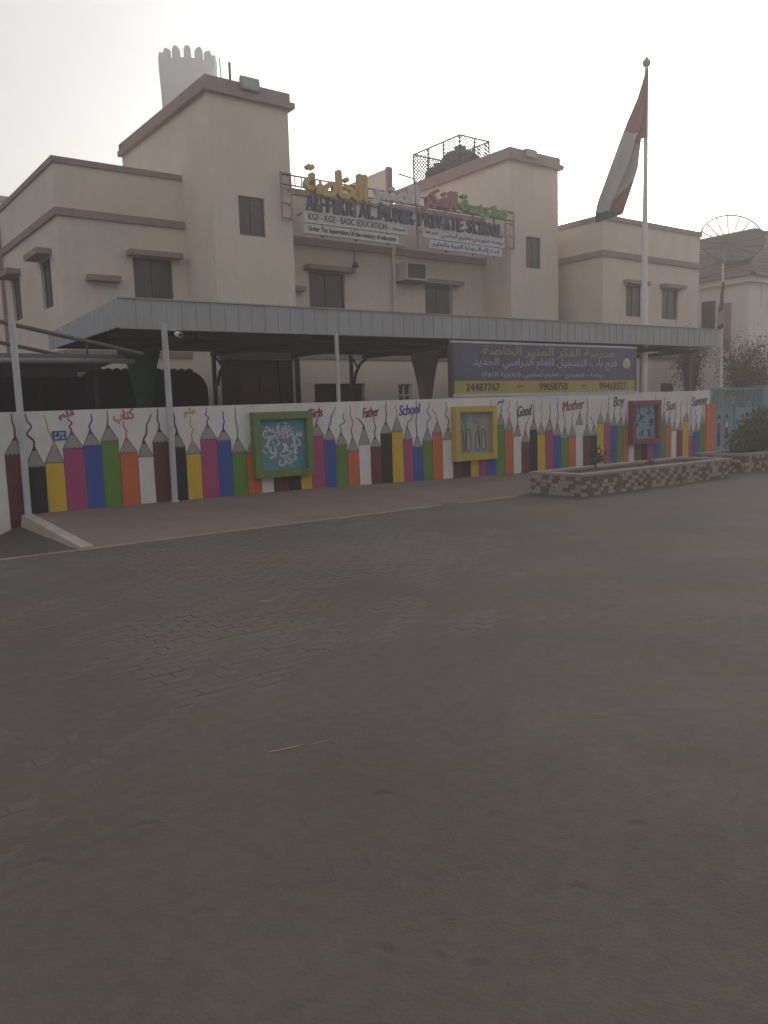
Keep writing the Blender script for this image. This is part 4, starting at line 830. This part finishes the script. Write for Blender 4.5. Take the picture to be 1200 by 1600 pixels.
for i in range(nr):
    for j in range(ncl):
        t, s = (i+.5)/nr, (j+.5)/ncl
        if t > .945-.02*s+.006*math.sin(s*9): mi = 2
        elif t < .40+.07*s+.012*math.sin(s*8): mi = 0
        elif s > .50+(.925-t)*2.2: mi = 0
        else: mi = 1
        mb.cur = mi; mb.quad(fpt(i, j), fpt(i+1, j), fpt(i+1, j+1), fpt(i, j+1))
mb.build('cloth', ['flag_red', 'flag_white', 'flag_green'], FL, True)
flagpole(23.02, 13.75, 5.62, .045, 'short pale flagpole standing just behind the gate')
F2 = thing('flag', 'small faded red flag drooping on the short pole behind the gate', 'flag', (22.9, 13.7, 4.9)); mb = MB()
for i in range(20):
    for j in range(8):
        f = lambda i, j: (22.98-(.03+.30*min(1, (i/20)*1.3)*(1-.35*i/20))*j/8, 13.7+.05*math.sin(j*1.4+i*.2), 5.10-1.35*i/20-.10*j/8)
        mb.cur = 0 if i < 12 else (1 if i < 18 else 2); mb.quad(f(i, j), f(i+1, j), f(i+1, j+1), f(i, j+1))
mb.build('cloth', ['flag_red', 'flag_white', 'flag_green'], F2, True)

# ------------------------------------------------------------------ shrubs and trees behind the gate
def shrub(name, label, c, rad, hz, n, mats, seed, arch=0):
    T = thing(name, label, 'tree', (c[0], c[1], 0), 'garden trees behind the gate'); r_ = random.Random(seed); mb = MB(); tips = []
    mb.tube([(c[0], c[1], 0), (c[0]+.05, c[1], hz*.4), (c[0], c[1], hz*.6)], [.10, .08, .06], 7)
    for k in range(16):
        a = r_.uniform(0, 6.28); e = r_.uniform(.5, 1); p0 = Vector((c[0], c[1], hz*r_.uniform(.3, .6))); p2 = Vector((c[0]+rad*e*math.cos(a), c[1]+rad*e*math.sin(a)*.8, hz*r_.uniform(.6, 1.0))); p1 = (p0+p2)/2+Vector((0, 0, .25*hz*r_.random()))
        mb.tube([p0, p1, p2], [.035, .02, .008], 5); tips += [p1, p2, (p1+p2)/2, p0.lerp(p1, .6)]
    mb.build('trunk', 'bark', T)
    pts = [Vector(r_.choice(tips))+Vector((r_.gauss(0, rad*.17), r_.gauss(0, rad*.17), r_.gauss(0, hz*.07))) for _ in range(n)]
    k = len(pts)//len(mats)
    for i, m in enumerate(mats): mb = MB(); leaves(mb, pts[i*k:(i+1)*k], .085, r_); mb.build('crown', m, T)
    for k in range(arch):
        q = MB(); a = r_.uniform(-.4, .9); q.tube([(c[0], c[1], hz*.7), (c[0]+.5*math.cos(a), c[1]-.3, hz*1.0), (c[0]+1.1*math.cos(a)+k*.1, c[1]-.5, hz*1.06), (c[0]+1.8*math.cos(a), c[1]-.6, hz*(.98-.1*k))], .02, 5); q.build('arching_branch', 'cream_col', T)
shrub('garden_tree', 'twiggy garden tree with reddish blooms and pale arching stems behind the gate', (26.9, 15.3, 0), 1.15, 3.35, 4400, ['leaf3', 'leaf3', 'bloom', 'leaf2'], 21, 3)
shrub('garden_tree', 'dark brown leafy tree between the canopy end and the short flagpole', (25.6, 16.4, 0), .8, 3.7, 2800, ['leaf3', 'leaf2'], 22)
shrub('garden_tree', 'dry spreading tree against the villa wall past the blue pillar', (29.5, 15.8, 0), 1.2, 3.4, 3000, ['leaf3', 'leaf2', 'bloom'], 23)

# ------------------------------------------------------------------ haze, which also stands in for lens glare lifting the blacks
mb = MB(); mb.box(-152, 152, -152, 152, -1.5, 27.5)
hz = mb.build('haze', 'white'); struct(hz, 'stuff')
hm = bpy.data.materials.new('haze_and_lens_veil'); hm.use_nodes = True; N = hm.node_tree.nodes; N.remove(N['Principled BSDF'])
vol = N.new('ShaderNodeVolumePrincipled'); vol.inputs['Color'].default_value = (.93, .89, .87, 1); vol.inputs['Density'].default_value = .0080; vol.inputs['Anisotropy'].default_value = .5
hm.node_tree.links.new(vol.outputs[0], N['Material Output'].inputs['Volume']); hz.data.materials[0] = hm
